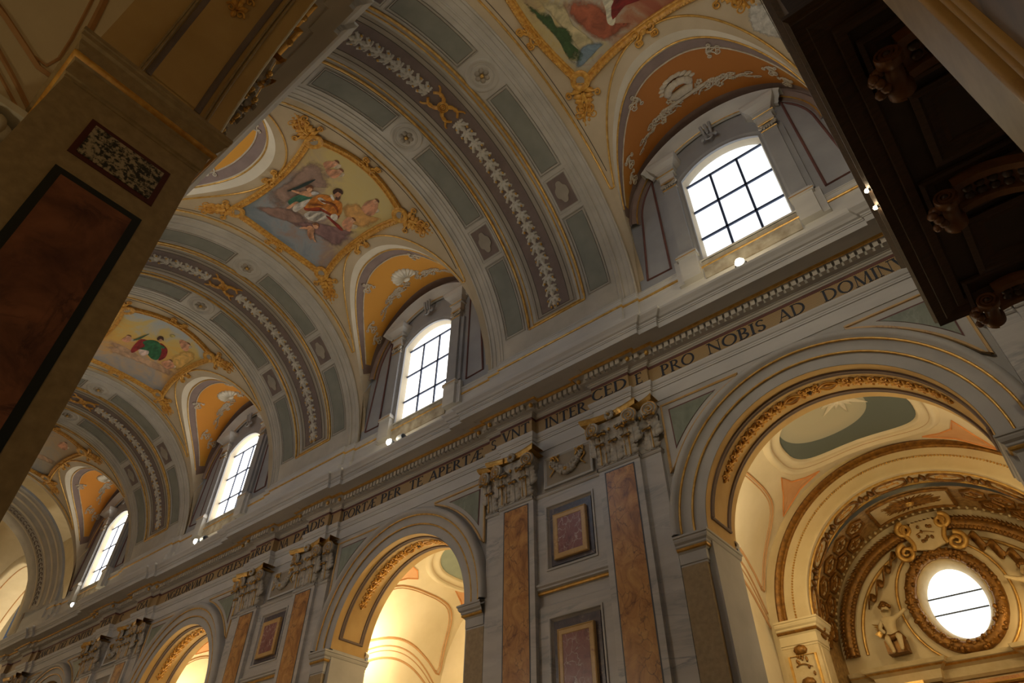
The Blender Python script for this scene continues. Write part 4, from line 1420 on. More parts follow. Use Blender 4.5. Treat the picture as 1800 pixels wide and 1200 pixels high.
    for q in (-1, 1):
        k.ball((c + q * .17, 9.86, 14.78), (.06, .04, .07), 7, 5)
    part('keystone', k, M['winwall'], root, True)
    # worn strip of wall below the sill
    mb = MB().box(c - 1.05, c + 1.05, 9.97, 10.03, 10.42, 10.95)
    part('worn_apron', mb, M['wall_worn'], root)
    return root


for i in range(4):
    make_window(i)
for i in range(3):
    make_window(i, True)

# ================================================================== ARCADE ARCHES
def gilt_cluster():
    mb = MB()
    for a in (-.75, 0, .75):
        T = lambda u, v, h, a=a: (u * cos(a) - v * sin(a), u * sin(a) + v * cos(a), h)
        mb.blob([(0, -.01), (.035, .05), (.03, .1), (0, .15), (-.03, .1), (-.035, .05)], T, 0, .01, .045, 2)
    for s in (-1, 1):
        stroke(mb, [(s * .06 + s * p[0], -.02 + p[1]) for p in scroll2d(1.1, .05, .012, 12)], .014, .008, .03)
    mb.ball((0, -.06, .02), (.03, .045, .03), 7, 5)
    return mb.data('gilt_leaf', M['goldpaint'], smooth=True)


def gilt_scrollwork():
    mb = MB()
    for s in (-1, 1):
        stroke(mb, [(s * .11 * sin(pi * t), -.16 + .34 * t) for t in lin(0, 1, 12)], .018, .018, .04)
        stroke(mb, [(s * (.08 + p[0]), -.2 + p[1]) for p in scroll2d(1.2, .06, .012, 14)], .014, .01, .03)
        stroke(mb, [(s * (.06 + p[0]), .22 + p[1]) for p in scroll2d(1.2, .05, .012, 14)], .014, .01, .03)
    mb.blob([(0, -.08), (.04, 0), (.02, .08), (0, .12), (-.02, .08), (-.04, 0)], xyz, 0, .01, .04, 2)
    return mb.data('gilt_scrollwork', M['goldpaint'], smooth=True)


GCL, GSC = gilt_cluster(), gilt_scrollwork()
GROSE = flower(.13, 8, [M['goldpaint'], M['dark']], 'gilt_rosette')


def ring_rows(xc, zc, prof, a0=0, a1=180, n=49):
    return [[(xc + r * cos(rad(a)), y, zc + r * sin(rad(a))) for a in lin(a0, a1, n)] for r, y in prof]


IMP = [(.0, 4.52), (.012, 4.525), (.012, 4.56), (.03, 4.57), (.03, 4.74), (.05, 4.76), (.06, 4.77)]
IMPG = [(.06, 4.77), (.085, 4.785), (.095, 4.805), (.085, 4.825)]
IMPT = [(.085, 4.825), (.10, 4.84), (.10, 4.87), (.135, 4.90), (.15, 4.94), (.15, 4.965), (.17, 4.975), (.17, 5.01), (.0, 5.03)]


def impost_rows(prof, x, sx, yf, yb, xo, dz=0):
    """moulding wrapped round a pier corner; face normal sx on the jamb, runs back to yb and out to xo"""
    sg = 1 if yb > yf else -1
    return [[(xo, yf - sg * p, z + dz), (x + sx * p, yf - sg * p, z + dz), (x + sx * p, yb + sg * p * .2, z + dz)] for p, z in prof]


def make_arch(label):
    c = XA[0]
    root = thing('nave_arch', label, 'arch', (c, 10.0, FLOOR))
    ar = [(2.15, 10.06), (2.15, 9.975), (2.35, 9.97), (2.36, 9.94), (2.40, 9.935), (2.565, 9.93), (2.58, 9.90), (2.62, 9.89), (2.64, 9.85), (2.70, 9.82), (2.76, 9.85), (2.78, 9.9), (2.78, 10.06)]
    part('archivolt', MB().grid(ring_rows(c, AZ, ar)), M['wall'], root, True)
    g = MB()
    for r, y, t in ((2.372, 9.945, .022), (2.595, 9.905, .024)):
        g.tube([p for p in ring_rows(c, AZ, [(r, y)])[0]], t, 6)
    part('gilt_bead', g, M['gold'], root, True)
    # soffit
    part('soffit', MB().grid(ring_rows(c, AZ, [(2.145, 9.98), (2.145, 11.1)])), M['ochre'], root, True)
    f = MB()
    for y in (10.2, 10.84):
        f.grid(ring_rows(c, AZ, [(2.146, y - .05), (2.115, y - .045), (2.11, y - .01), (2.13, y), (2.11, y + .02), (2.115, y + .05), (2.146, y + .055)], 7, 173))
    part('soffit_moulding', f, M['ribbrown'], root, True)
    e = MB()
    for a in (7, 173):
        part('soffit_moulding', MB().tube([(c + 2.125 * cos(rad(a)), y, AZ + 2.125 * sin(rad(a))) for y in (10.16, 10.88)], .03, 6), M['ribbrown'], root, True)
    inst('gilt_rosette', GROSE, root, MA(c, AZ, 2.135, 90, 10.5))
    for s in (-1, 1):
        inst('gilt_scrollwork', GSC, root, MA(c, AZ, 2.135, 90 - s * 8.5, 10.5, 0 if s < 0 else 180))
        for k in range(9):
            a = 90 - s * (16.5 + k * 5.4)
            inst('gilt_leaf', GCL, root, MA(c, AZ, 2.135, a, 10.5, 180 if s < 0 else 0, 1.15 - .05 * max(0, k - 4)))
    # piers below
    for s in (-1, 1):
        x = c + s * 2.27
        xo = c + s * 2.73
        p = MB().box(min(x, xo), max(x, xo), 9.95, 11.12, FLOOR, 4.53)
        pier = part('pier', p, M['stone'], root)
        part('impost', MB().grid(impost_rows(IMP, x, -s, 9.97, 11.12, xo)).grid(impost_rows(IMPT, x, -s, 9.97, 11.12, xo)), M['wall'], root)
        part('impost_gilding', MB().grid(impost_rows(IMPG, x, -s, 9.97, 11.12, xo)), M['gold'], root)
        # set-in marble on the jamb
        j = MB().box(x - s * .004, x, 10.3, 10.8, 3.2, 4.2)
        part('jamb_panel', j, M['darkmarble'], root)
        j = MB().box(x - s * .004, x, 10.2, 10.9, -.8, 2.95)
        part('jamb_panel', j, M['green'], root)
        # spandrel
        out = [(-2.43, 7.62), (-1.50, 7.62)]
        R = 2.98
        for zz in lin(7.60, 6.80, 10):
            out.append((-sqrt(max(0, R * R - (zz - AZ) ** 2)), zz))
        out = [(c - s * u, v) for u, v in out if u <= -1.4]
        out = [(c + s * abs(u - c), v) for u, v in out]
        fr2 = [(c + s * 2.6, 7.79), (c + s * .98, 7.79)] + [(c + s * sqrt(max(0, 2.86 ** 2 - (zz - AZ) ** 2)), zz) for zz in lin(7.74, 6.3, 14)]
        fr2[-1] = (c + s * 2.62, 6.3)
        part('spandrel_frame', MB().prism(fr2, lambda u, v, h: (u, h, v), 10.05, 10.0), M['wall'], root)
        part('spandrel_border', MB().prism([((u - (c + s * 2.05)) * 1.07 + c + s * 2.05, (v - 7.3) * 1.10 + 7.3) for u, v in out], lambda u, v, h: (u, h, v), 10.0, 9.992), M['purple'], root)
        part('spandrel_panel', MB().prism(out, lambda u, v, h: (u, h, v), 9.992, 9.984), M['green'], root)
        g = MB().tube([(u, 9.995, v) for u, v in fr2], .03, 5, True)
        part('spandrel_moulding', g, M['yellowframe'], root, True)
    return root


arch0 = make_arch('widest nave arch at right, opening on the gilded chapel')
copy_tree(arch0, -BAY, 'middle nave arch, opening on the lamplit cream aisle vault')
copy_tree(arch0, -2 * BAY, 'third nave arch from the right, narrow and glowing yellow')
copy_tree(arch0, -3 * BAY, 'farthest dark nave arch at bottom left')

# ================================================================== PILASTERS
def acanthus(W, H, curl=.09):
    """a leaf of separate lobes along a midrib that rises and curls over"""
    def sp(v):
        if v < .72:
            return H * v * 1.12, .02 + .05 * v * v
        a = (v - .72) / .28 * 2.9
        return H * .806 + curl * sin(a), .046 + curl * (1 - cos(a)) * .85

    def T(u, v, h):
        y, z = sp(max(0, min(1, v)))
        y2, z2 = sp(max(0, min(1, v + .01)))
        ty, tz = y2 - y, z2 - z
        l = math.hypot(ty, tz) or 1
        return (u, y - h * tz / l, z + h * ty / l - .45 * u * u / W)
    mb = MB()
    rows = [[T(W * .20 * (1 - .4 * v) * u, v, .0) for u in (-1, -.5, 0, .5, 1)] for v in lin(0, 1, 10)]
    mb.grid(rows)
    mb.tube([T(0, v, .012) for v in lin(0, .97, 10)], [lerp(.018, .008, k / 9) for k in range(10)], 5)
    for k in range(5):
        v0 = .06 + .17 * k
        wk = W * .5 * (1 - .1 * k)
        for s in (-1, 1):
            mb.blob([(s * .01, v0), (s * wk * .5, v0 - .01), (s * wk * .85, v0 + .06), (s * wk * 1.02, v0 + .2), (s * wk * .8, v0 + .19), (s * wk * .72, v0 + .28), (s * wk * .45, v0 + .22), (s * .012, v0 + .2)], T, -.01, .008, .028, 2)
    return mb


LEAF_L = acanthus(.38, .46).data('acanthus_leaf', M['cap'], smooth=True)
LEAF_T = acanthus(.34, .44, .1).data('acanthus_leaf', M['cap'], smooth=True)
TIP = MB()
for k_ in range(5):
    TIP.ball(((k_ - 2) * .034, .012 * (2 - abs(k_ - 2)), .0), (.022, .028, .022), 6, 4)
TIP = TIP.data('gilt_leaf_tip', M['gold'], smooth=True)


def volute():
    mb = MB()
    mb.lathe([(.17, 0), (.17, .05), (.15, .055), (.05, .06), (0.0, .07)], xyz, 20, 0)
    mb.tube([(p[0], p[1], .06) for p in scroll2d(2.4, .165, .02, 44, pi / 2, 1)], [lerp(.026, .014, i / 43) for i in range(44)], 6, mi=0)
    mb.tube([(p[0], p[1], .084) for p in scroll2d(2.4, .168, .02, 44, pi / 2, 1)], [lerp(.010, .006, i / 43) for i in range(44)], 4, mi=1)
    mb.ball((0, 0, .06), .03, 8, 5, mi=1)
    return mb.data('volute', [M['cap'], M['gold']], smooth=True)


VOL = volute()
CFLOW = flower(.12, 9, [M['cap'], M['gold']], 'abacus_flower')
GSTEM = MB().tube([(0, .0, .07), (0, .45, .09), (.0, .62, .1)], [.014, .012, .006], 5).data('gilt_stem', M['gold'])


def capital(parent, xc, hw, y, leaves, vols, tag_='capital'):
    """one face of a composite capital, centred xc on plane y"""
    z0, z1 = 6.87, 7.97
    bk = 10.045 - y
    rows = []
    for z, w, d in ((z0, hw * .96, .0), (7.2, hw * .97, .02), (7.5, hw * 1.0, .05), (7.56, hw * 1.06, .08), (7.62, hw * 1.1, .1), (7.82, hw * 1.1, .08)):
        rows.append([(xc - w, y + bk, z), (xc - w, y - d, z), (xc + w, y - d, z), (xc + w, y + bk, z)])
    cp = part(tag_, MB().grid(rows), M['cap'], parent)
    b = MB()
    for q in lin(-hw * .8, hw * .8, max(3, int(hw * 14))):
        b.ball((xc + q, y - .11, 7.6), (.032, .03, .042), 7, 5)
    part('gilt_egg', b, M['gold'], cp, True)
    n = 15
    ab0, ab1 = [], []
    W = hw * 1.40
    rows = []
    for pj, z in ((0, 7.83), (.01, 7.86), (.03, 7.9), (.03, 7.95), (.0, 7.97)):
        rows.append([(xc + (W + pj) * u, y - .12 - pj - .13 * abs(u) ** 1.6, z + .015 * (1 - abs(u))) for u in lin(-1, 1, n)])
    rows.append([(xc + W * u, y + bk, 7.97) for u in lin(-1, 1, n)])
    rows.insert(0, [(xc + W * u, y + bk, 7.83) for u in lin(-1, 1, n)])
    part('abacus', MB().grid(rows), M['gold'], cp, True)
    for s in vols:
        inst('volute', VOL, cp, MW(xc + s * hw * .93, y - .13, 7.67) @ (Matrix.Scale(-1, 4, Vector((1, 0, 0))) if s > 0 else Matrix.Identity(4)) @ Matrix.Rotation(rad(-14 if s < 0 else -14), 4, 'Y'))
        inst('acanthus_leaf', LEAF_T, cp, MW(xc + s * hw * .95, y - .04, 7.1, 0, 1.05))
        inst('gilt_leaf_tip', TIP, cp, MW(xc + s * hw * .95, y - .2, 7.52, 0, 1.5))
        inst('gilt_stem', GSTEM, cp, MW(xc + s * hw * .72, y, 6.88, 0, .95))
    for q, row in leaves:
        if row == 0:
            inst('acanthus_leaf', LEAF_L, cp, MW(xc + q, y - .01, z0))
            inst('gilt_leaf_tip', TIP, cp, MW(xc + q, y - .15, 7.27, 0, 1.1))
        else:
            inst('acanthus_leaf', LEAF_T, cp, MW(xc + q, y - .03, 7.12))
            inst('gilt_leaf_tip', TIP, cp, MW(xc + q, y - .18, 7.48, 0, 1.1))
            inst('gilt_stem', GSTEM, cp, MW(xc + q, y - .01, 6.9, 0, .7))
    return cp


ASTR = [(0, 6.78), (.02, 6.79), (.035, 6.815), (.02, 6.84), (.02, 6.85), (.035, 6.86), (.0, 6.875)]


def make_pilaster(xc, so, label):
    """so: side (+1/-1) on which the backing strip lies"""
    root = thing('pilaster', label, 'pilaster', (xc, 9.87, FLOOR))
    part('shaft', MB().box(xc - .46, xc + .46, 9.87, 10.048, FLOOR, 6.8), M['veined'], root)
    part('inlay_border', MB().box(xc - .335, xc + .335, 9.866, 9.872, FLOOR, 6.735), M['slate'], root)
    part('inlay', MB().box(xc - .31, xc + .31, 9.863, 9.87, FLOOR, 6.71), M['giallo'], root)
    x0, x1 = sorted((xc + so * .46, xc + so * .875))
    part('backing_strip', MB().box(x0, x1, 9.95, 10.048, FLOOR, 6.8), M['veined'], root)
    e = MB().box(xc + so * .462, xc + so * .52, 9.946, 9.95, FLOOR, 6.8)
    part('necking', sweep(ASTR, [(xc - .46, xc + .46, 0)], 9.87).grid([[(xc + s * (.46 + p), 9.87 - p, z) for p, z in ASTR] for s in (-1,)] * 1 + [[(xc - .46 - p, 10.05, z) for p, z in ASTR]]).grid([[(xc + .46 + p, 9.87 - p, z) for p, z in ASTR], [(xc + .46 + p, 10.05, z) for p, z in ASTR]]), M['veined'], root)
    xo = xc + so * .875
    part('necking', MB().grid([[(xc + so * .46, 9.95 - p, z), (xo + so * p, 9.95 - p, z), (xo + so * p, 10.05, z)] for p, z in ASTR]), M['veined'], root)
    cp = capital(root, xc, .46, 9.87, [(-.22, 1), (.22, 1), (-.3, 0), (0, 0), (.3, 0)], (-1, 1))
    inst('abacus_flower', CFLOW, cp, MW(xc, 9.70, 7.88))
    c2 = capital(root, xc + so * .6, .26, 9.95, [(so * .12, 0)], (so,), 'half_capital')
    return root


pilL = make_pilaster(XP[0] - 1.285, -1, 'yellow-inlaid pilaster right of the middle arch, left one of the nearest pair')
pilR = make_pilaster(XP[0] + 1.285, 1, 'tall yellow-inlaid pilaster left of the gilded chapel arch')
copy_tree(pilL, -BAY, 'yellow-inlaid pilaster between the narrow third arch and the red panels of the second pair')
copy_tree(pilR, -BAY, 'yellow-inlaid pilaster directly left of the middle arch')
copy_tree(pilL, -2 * BAY, 'small dark pilaster beside the farthest arch at bottom left')
copy_tree(pilR, -2 * BAY, 'small pilaster directly left of the narrow third arch')
copy_tree(pilL, -3 * BAY, 'outermost dark pilaster at the bottom left corner, by the bright crossing')
copy_tree(pilR, -3 * BAY, 'dark pilaster left of the farthest arch, second from the left edge')
copy_tree(pilL, BAY, 'pilaster in shadow under the wooden loft, right of the gilded chapel arch')
copy_tree(pilL, 0, 'near-side pilaster capital glimpsed past the near arch, farther from the vault lunette', True)
copy_tree(pilR, 0, 'near-side pilaster capital glimpsed past the edge of the near ochre arch', True)

# ================================================================== MARBLE PANELS BETWEEN THE PILASTERS
def swag():
    mb = MB()
    rnd = random.Random(5)
    for k in range(15):
        t = k / 14
        x = lerp(-.36, .36, t); y = -.26 * sin(pi * t) + .12
        r = .05 + .04 * sin(pi * t)
        for j in range(5):
            a = 2 * pi * j / 5 + k
            mb.ball((x + r * .7 * cos(a), y + r * .7 * sin(a), .03 + rnd.uniform(0, .03)), r * .55, 6, 4)
    mb2 = mb
    for s in (-1, 1):
        for q in (0, 1):
            stroke(mb2, [(s * (.38 + .05 * sin(8 * t + q)), .14 - .3 * t + .24 * q * t) for t in lin(0, 1, 12)], .02, .012, .05, mi=1)
            stroke(mb2, [(s * (.3 + .1 * sin(5 * t + 2 * q)), .2 + .08 * sin(9 * t)) for t in lin(0, 1, 10)], .018, .012, .05, mi=1)
    mb2.ball((.0, -.14, .09), .045, 8, 5, mi=1)
    return mb2.data('flower_swag', [M['cap'], M['gold']], smooth=True)


SWAG = swag()


def recess(parent, x0, x1, z0, z1, y, name='frame'):
    P = [(0, y - .02), (.0, y - .035), (.03, y - .035), (.045, y - .02), (.045, y + .0), (.09, y + .05), (.09, y + .075), (.13, y + .075)]
    rows = []
    for d, yy in P:
        rows.append([(x0 + d, yy, z0 + d), (x1 - d, yy, z0 + d), (x1 - d, yy, z1 - d), (x0 + d, yy, z1 - d)])
    return part(name, MB().grid(rows, 0, cv=True), M['veined'], parent)


def make_panel(c, z0, z1, label, group):
    x0, x1 = c - .59, c + .59
    root = thing('marble_panel', label, 'wall panel', (c, 9.98, z0), group)
    # surrounding face cut out: the recess starts in front of the wall
    recess(root, x0, x1, z0, z1, 9.98)
    part('dark_ground', MB().box(x0 + .09, x1 - .09, 10.0, 10.045, z0 + .09, z1 - .09), M['darkmarble'], root)
    a0, a1, b0, b1 = x0 + .2, x1 - .2, z0 + .17, z1 - .26
    rows = []
    for d, yy in ((0, 10.0), (.0, 9.93), (.015, 9.92), (.03, 9.93), (.1, 9.93), (.11, 9.94)):
        rows.append([(a0 + d, yy, b0 + d), (a1 - d, yy, b0 + d), (a1 - d, yy, b1 - d), (a0 + d, yy, b1 - d)])
    part('yellow_frame', MB().grid(rows, 0, cv=True), M['yellowframe'], root)
    part('red_field', MB().box(a0 + .11, a1 - .11, 9.936, 9.96, b0 + .11, b1 - .11), M['redmarble'], root)
    return root


def make_between(i, words):
    c = XP[i]
    up_ = make_panel(c, 5.2, 6.56, 'upper red marble panel ' + words, 'red marble panels between the pilasters')
    lo_ = make_panel(c, 1.6, 4.34, 'lower, taller red marble panel ' + words, 'red marble panels between the pilasters')
    ledge = thing('wall_ledge', 'gilt-lined marble ledge between the two red panels ' + words, 'ledge', (c, 9.98, 4.5))
    S1 = [(c - .825, c + .825, 0)]
    part('marble_moulding', sweep([(0, 4.53), (.02, 4.54), (.02, 4.57), (.0, 4.6), (0, 4.78), (.03, 4.79)], S1, 10.03), M['veined'], ledge)
    part('gilt_moulding', sweep([(.03, 4.79), (.055, 4.8), (.065, 4.825), (.055, 4.85)], S1, 10.03), M['gold'], ledge)
    part('marble_moulding', sweep([(.055, 4.85), (.1, 4.87), (.1, 4.9), (.13, 4.93), (.13, 4.97), (0, 5.0)], S1, 10.03), M['veined'], ledge)
    face = MB()
    for a, b, d, e in ((-.825, .825, 6.56, 6.8), (-.825, .825, 5.0, 5.2), (-.825, .825, 4.34, 4.53), (-.825, -.59, 5.2, 6.56), (.59, .825, 5.2, 6.56), (-.825, -.59, 1.6, 4.34), (.59, .825, 1.6, 4.34), (-.825, .825, FLOOR, 1.6)):
        face.box(c + a, c + b, 9.965, 10.05, d, e)
    part('marble_facing', face, M['veined'], ledge)
    part('marble_moulding', sweep(ASTR, S1, 9.965), M['veined'], ledge)
    g = thing('garland_relief', 'gilt and white flower swag panel between the capitals ' + words, 'relief', (c, 10.0, 6.95))
    rows = []
    for d, yy in ((0, 10.04), (0, 9.99), (.03, 9.985), (.05, 10.0), (.07, 10.02)):
        rows.append([(c - .62 + d, yy, 6.98 + d), (c + .62 - d, yy, 6.98 + d), (c + .62 - d, yy, 7.72 - d), (c - .62 + d, yy, 7.72 - d)])
    part('panel_frame', MB().grid(rows, 0, cv=True), M['corn'], g)
    part('panel_field', MB().box(c - .56, c + .56, 10.015, 10.05, 7.0, 7.7), M['ribgrey'], g)
    inst('flower_swag', SWAG, g, MW(c, 10.01, 7.38, 0, 1.05))


make_between(0, 'of the nearest pilaster pair')
make_between(1, 'left of the middle arch')
make_between(2, 'left of the narrow third arch')

# ================================================================== SPOTLIGHTS ON THE CORNICE
LAMPGLOW = emit('lamp_glow', (1.0, .86, .55, 1), 60.0)


def make_spot(px, label, second=True, watt=None, kind='POINT', col=(1, .82, .5), i_=0):
    watt = SPOT_W if watt is None else watt
    x, y, z = px
    root = thing('spotlight', label, 'spotlight', (x, y, z), 'spotlights standing on the nave cornice')
    b = MB().lathe([(.02, -.16), (.09, -.12), (.1, .03), (.085, .03), (.085, .0), (.0, -.01)], lambda u, v, h: (x + u, y + h * -.85 + .05, z + .12 + v), 14)
    part('housing', b, M['metal'], root, True)
    part('lens', MB().lathe([(.08, 0), (.06, .03), (0, .045)], lambda u, v, h: (x + u, y + .0 - h, z + .12 + v), 12), LAMPGLOW, root, True)
    br = MB().tube([(x - .11, y + .08, z + .12), (x - .11, y + .08, z - .02), (x + .11, y + .08, z - .02), (x + .11, y + .08, z + .12)], .012, 5)
    br.tube([(x, y + .08, z - .02), (x, y + .08, z - .1)], .02, 6)
    part('bracket', br, M['black'], root)
    if second:
        h = MB().lathe([(.0, .0), (.09, .0), (.1, .02), (.1, .26), (.085, .26), (.08, .06), (0, .05)], lambda u, v, hh: (x + .38 + hh * .8 - .1, y + .1 + u, z + .12 + v), 16)
        part('floodlight_head', h, M['metal'], root, True)
    ld = bpy.data.lights.new('spot_glow', kind)
    ld.energy = watt; ld.color = col; ld.shadow_soft_size = .06
    lo = bpy.data.objects.new('lamp_light', ld); COL.objects.link(lo); lo.parent = root
    lo.location = (0, -.12, .14)
    if kind == 'SPOT':
        ld.spot_size = rad(88 if i_ < 9 else 70); ld.spot_blend = .7
        lo.rotation_euler = (rad(-(145 if i_ < 9 else 84)), 0, 0)
    return root


SPW = ['brightest starry spotlight under the window at right', 'starry spotlight with grey floodlight under the middle window', 'starry spotlight under the third window', 'small starry spotlight under the leftmost window']
SPX = [-2.06, -12.06, -21.55, -30.6]
for i in range(4):
    make_spot((SPX[i], 9.38, 9.68), SPW[i], i in (1, 2), SPOT_W * (2.4, 1.6, 1.4, 1.2)[i])
# the same lamps stand on the near cornice, out of sight, and light the far wall
for i in range(3):
    r = make_spot((SPX[i] + .1, 9.38, 9.68), ['lamp on the near cornice facing the rightmost window', 'lamp on the near cornice facing the middle window', 'lamp on the near cornice facing the third window'][i], False, NEAR_SPOT_W * (1, .85, .6)[i], 'SPOT', (1, .78, .46), i)
    r.location.y = 2 * YC - r.location.y
    r.scale.y = -1
r = make_spot((-.9, 9.38, 9.68), 'unseen lamp added on the near cornice to warm the gilded chapel arch', False, NEAR_SPOT_W * 1.3, 'SPOT', (1, .82, .55), 9)  # extra unseen lamp, added to warm the far wall of the first bay
r.location.y = 2 * YC - r.location.y
r.scale.y = -1

# ================================================================== AISLES BEYOND THE ARCADE
BZ, BR = 4.9, 3.1
AY0, AY1 = 11.1, 14.6


def aisle_shell(mb, c, m):
    n = 40
    mb.grid([[mir((c + BR * cos(pi * k / n), y, BZ + BR * sin(pi * k / n)), m) for y in lin(AY0, AY1, 6)] for k in range(n + 1)])
    for s in (-1, 1):
        mb.grid([[mir((c + s * BR, y, z), m) for y in (AY0, AY1)] for z in (FLOOR, BZ)])


mb = MB()
for i in range(3):
    aisle_shell(mb, XA[i], False)
for i in (1, 2):
    mb.grid([[(XA[i] - BR, AY1, z), (XA[i] + BR, AY1, z)] for z in (FLOOR, BZ + BR + .1)])
mb.grid([[(XA[3] - 4, 13, z), (XA[3] + 4, 13, z)] for z in (FLOOR, 9)])
AISLE = struct('ceiling_aisle_far', mb, M['cream'], True)
mb = MB()
for i in range(3):
    aisle_shell(mb, XA[i], True)
for i in range(3):
    mb.grid([[(XA[i] - BR, 2 * YC - AY1, z), (XA[i] + BR, 2 * YC - AY1, z)] for z in (FLOOR, BZ + BR + .1)])
AISLE2 = struct('ceiling_aisle_near', mb, M['cream'], True)


def on_barrel(c, r=BR, zc=BZ, m=False):
    """u: arc length from crown (positive to +x), v: y, h: height off the surface into the room"""
    return lambda u, v, h: mir((c + (r - h) * sin(u / r), v, zc + (r - h) * cos(u / r)), m)


def superell(cx, cy, a, b, n=2.6, k=40):
    out = []
    for i in range(k):
        t = 2 * pi * i / k
        c_, s_ = cos(t), sin(t)
        out.append((cx + a * abs(c_) ** (2 / n) * (1 if c_ > 0 else -1), cy + b * abs(s_) ** (2 / n) * (1 if s_ > 0 else -1)))
    return out


def aisle_paint(c, m, root):
    f = on_barrel(c, m=m)
    # arch-topped panels on both haunches, arches of the side openings
    D = [(4.17, 11.2), (3.5, 11.24), (2.8, 11.42), (2.4, 11.8), (2.27, 12.3), (2.25, 12.85), (2.27, 13.4), (2.4, 13.9), (2.8, 14.25), (3.5, 14.42), (4.17, 14.48), (3.95, 14.0), (3.72, 13.4), (3.64, 12.85), (3.72, 12.3), (3.95, 11.7)]
    for s in (-1, 1):
        b = MB().tube([f(s * u, v, .008) for u, v in dense(D)], .03, 4, True)
        part('painted_band', b, M['creamline'], root, True)
        part('painted_band', MB().tube([f(s * (3.2 + (u - 3.2) * .93), 12.85 + (v - 12.85) * .945, .006) for u, v in dense(D)], .014, 4, True), M['creamline'], root, True)
        for o_, r_ in ((0, .022), (.12, .014), (.3, .03)):
            part('painted_arch', MB().tube([f(s * (3.84 + o_ + .27 * (v - 12.85) ** 2), v, .008) for v in lin(11.15, 14.55, 24)], r_, 5), M['creamline'], root, True)
        for tri in ([(1.81, 13.55), (1.72, 13.95), (1.45, 14.22), (1.11, 14.37), (1.7, 14.4), (2.42, 14.51), (2.1, 14.1)], [(1.7, 11.72), (1.78, 12.05), (1.99, 12.26), (2.1, 11.95), (2.37, 11.58), (2.0, 11.62)]):
            part('corner_triangle', MB().blob([(s * u, v) for u, v in tri], f, 0, .006, .006, 2), M['salmon'], root)
            part('corner_triangle_edge', MB().tube([f(s * u, v, .01) for u, v in tri], .02, 4, True), M['orange'], root, True)


for i in range(3):
    aisle_paint(XA[i], False, AISLE)
aisle_paint(XA[0], True, AISLE2)


def oval_mat():
    m, nt, b = nodes('oval_painting')
    b.inputs['Roughness'].default_value = .8
    tc = nt.nodes.new('ShaderNodeTexCoord')
    mp = nt.nodes.new('ShaderNodeMapping'); mp.inputs['Location'].default_value = (.1, .55, 0); mp.inputs['Scale'].default_value = (1.0, .95, .2); mp.inputs['Rotation'].default_value = (0, 0, .35)
    nt.links.new(tc.outputs['Object'], mp.inputs[0])
    g = nt.nodes.new('ShaderNodeTexGradient'); g.gradient_type = 'SPHERICAL'
    nt.links.new(mp.outputs[0], g.inputs[0])
    nt.links.new(ramp(nt, g.outputs[0], [(.12, S(96, 104, 98)), (.13, S(172, 168, 148)), (.4, S(182, 176, 152))]), b.inputs['Base Color'])
    return m


OVAL_M = oval_mat()
GREYO = mat('oval_grey', S(136, 146, 132), S(150, 158, 142), 2, rough=.8)


def make_oval(i, label, star):
    c = XA[i]
    f0 = on_barrel(c)
    f = lambda u, v, h: f0(u - .04, v, h)
    root = thing('ceiling_oval', label, 'ceiling panel', (c - .04, 13.0, 8.0))
    a, b, yc_ = (1.32, .98, 13.0) if i == 0 else (1.45, 1.2, 13.3)
    o = superell(0, yc_, a, b, 2.7, 48)
    part('painted_field', MB().grid([[f(u * t, yc_ + (v - yc_) * t, .004) for u, v in o] for t in lin(0, 1, 8)], 0, cv=True), OVAL_M if star else GREYO, root, True)
    rows = []
    for d, h in ((0, .004), (.03, .05), (.06, .06), (.1, .03), (.22, .03), (.26, .09), (.32, .1), (.36, .05), (.4, .0)):
        rows.append([f(u, v, h) for u, v in superell(0, yc_, a + d, b + d, 2.7, 48)])
    part('moulded_frame', MB().grid(rows, 0, cv=True), M['cream'], root, True)
    part('frame_shadow_line', MB().tube([f(u, v, .03) for u, v in superell(0, yc_, a + .24, b + .24, 2.7, 48)], .022, 4, True), M['creamline'], root, True)
    if star:
        cx, cy = .18, 11.98 + .22
        for k in range(16):
            an = 2 * pi * k / 16
            L = .62 if k % 2 == 0 else .42
            w = .075
            p = [(cx + .1 * cos(an) - w * sin(an), cy + .1 * sin(an) + w * cos(an)), (cx + L * cos(an), cy + L * sin(an)), (cx + .1 * cos(an) + w * sin(an), cy + .1 * sin(an) - w * cos(an)), (cx, cy)]
            part('star_ray', MB().blob(p, f, .0, .02, .07, 2), M['stucco'], root)
    return root


make_oval(0, 'grey oval ceiling panel with white stucco star, inside the right arch', True)
make_oval(1, 'plain grey-green oval ceiling panel seen through the middle arch', False)
make_oval(2, 'plain oval ceiling panel inside the narrow third arch', False)

M['chstucco'] = mat('chapel_stucco', S(196, 172, 124), S(212, 190, 144), 5, rough=.7, bmp=.1)
M['chcream'] = mat('chapel_plaster', S(204, 182, 136), S(216, 196, 152), 2, rough=.75)
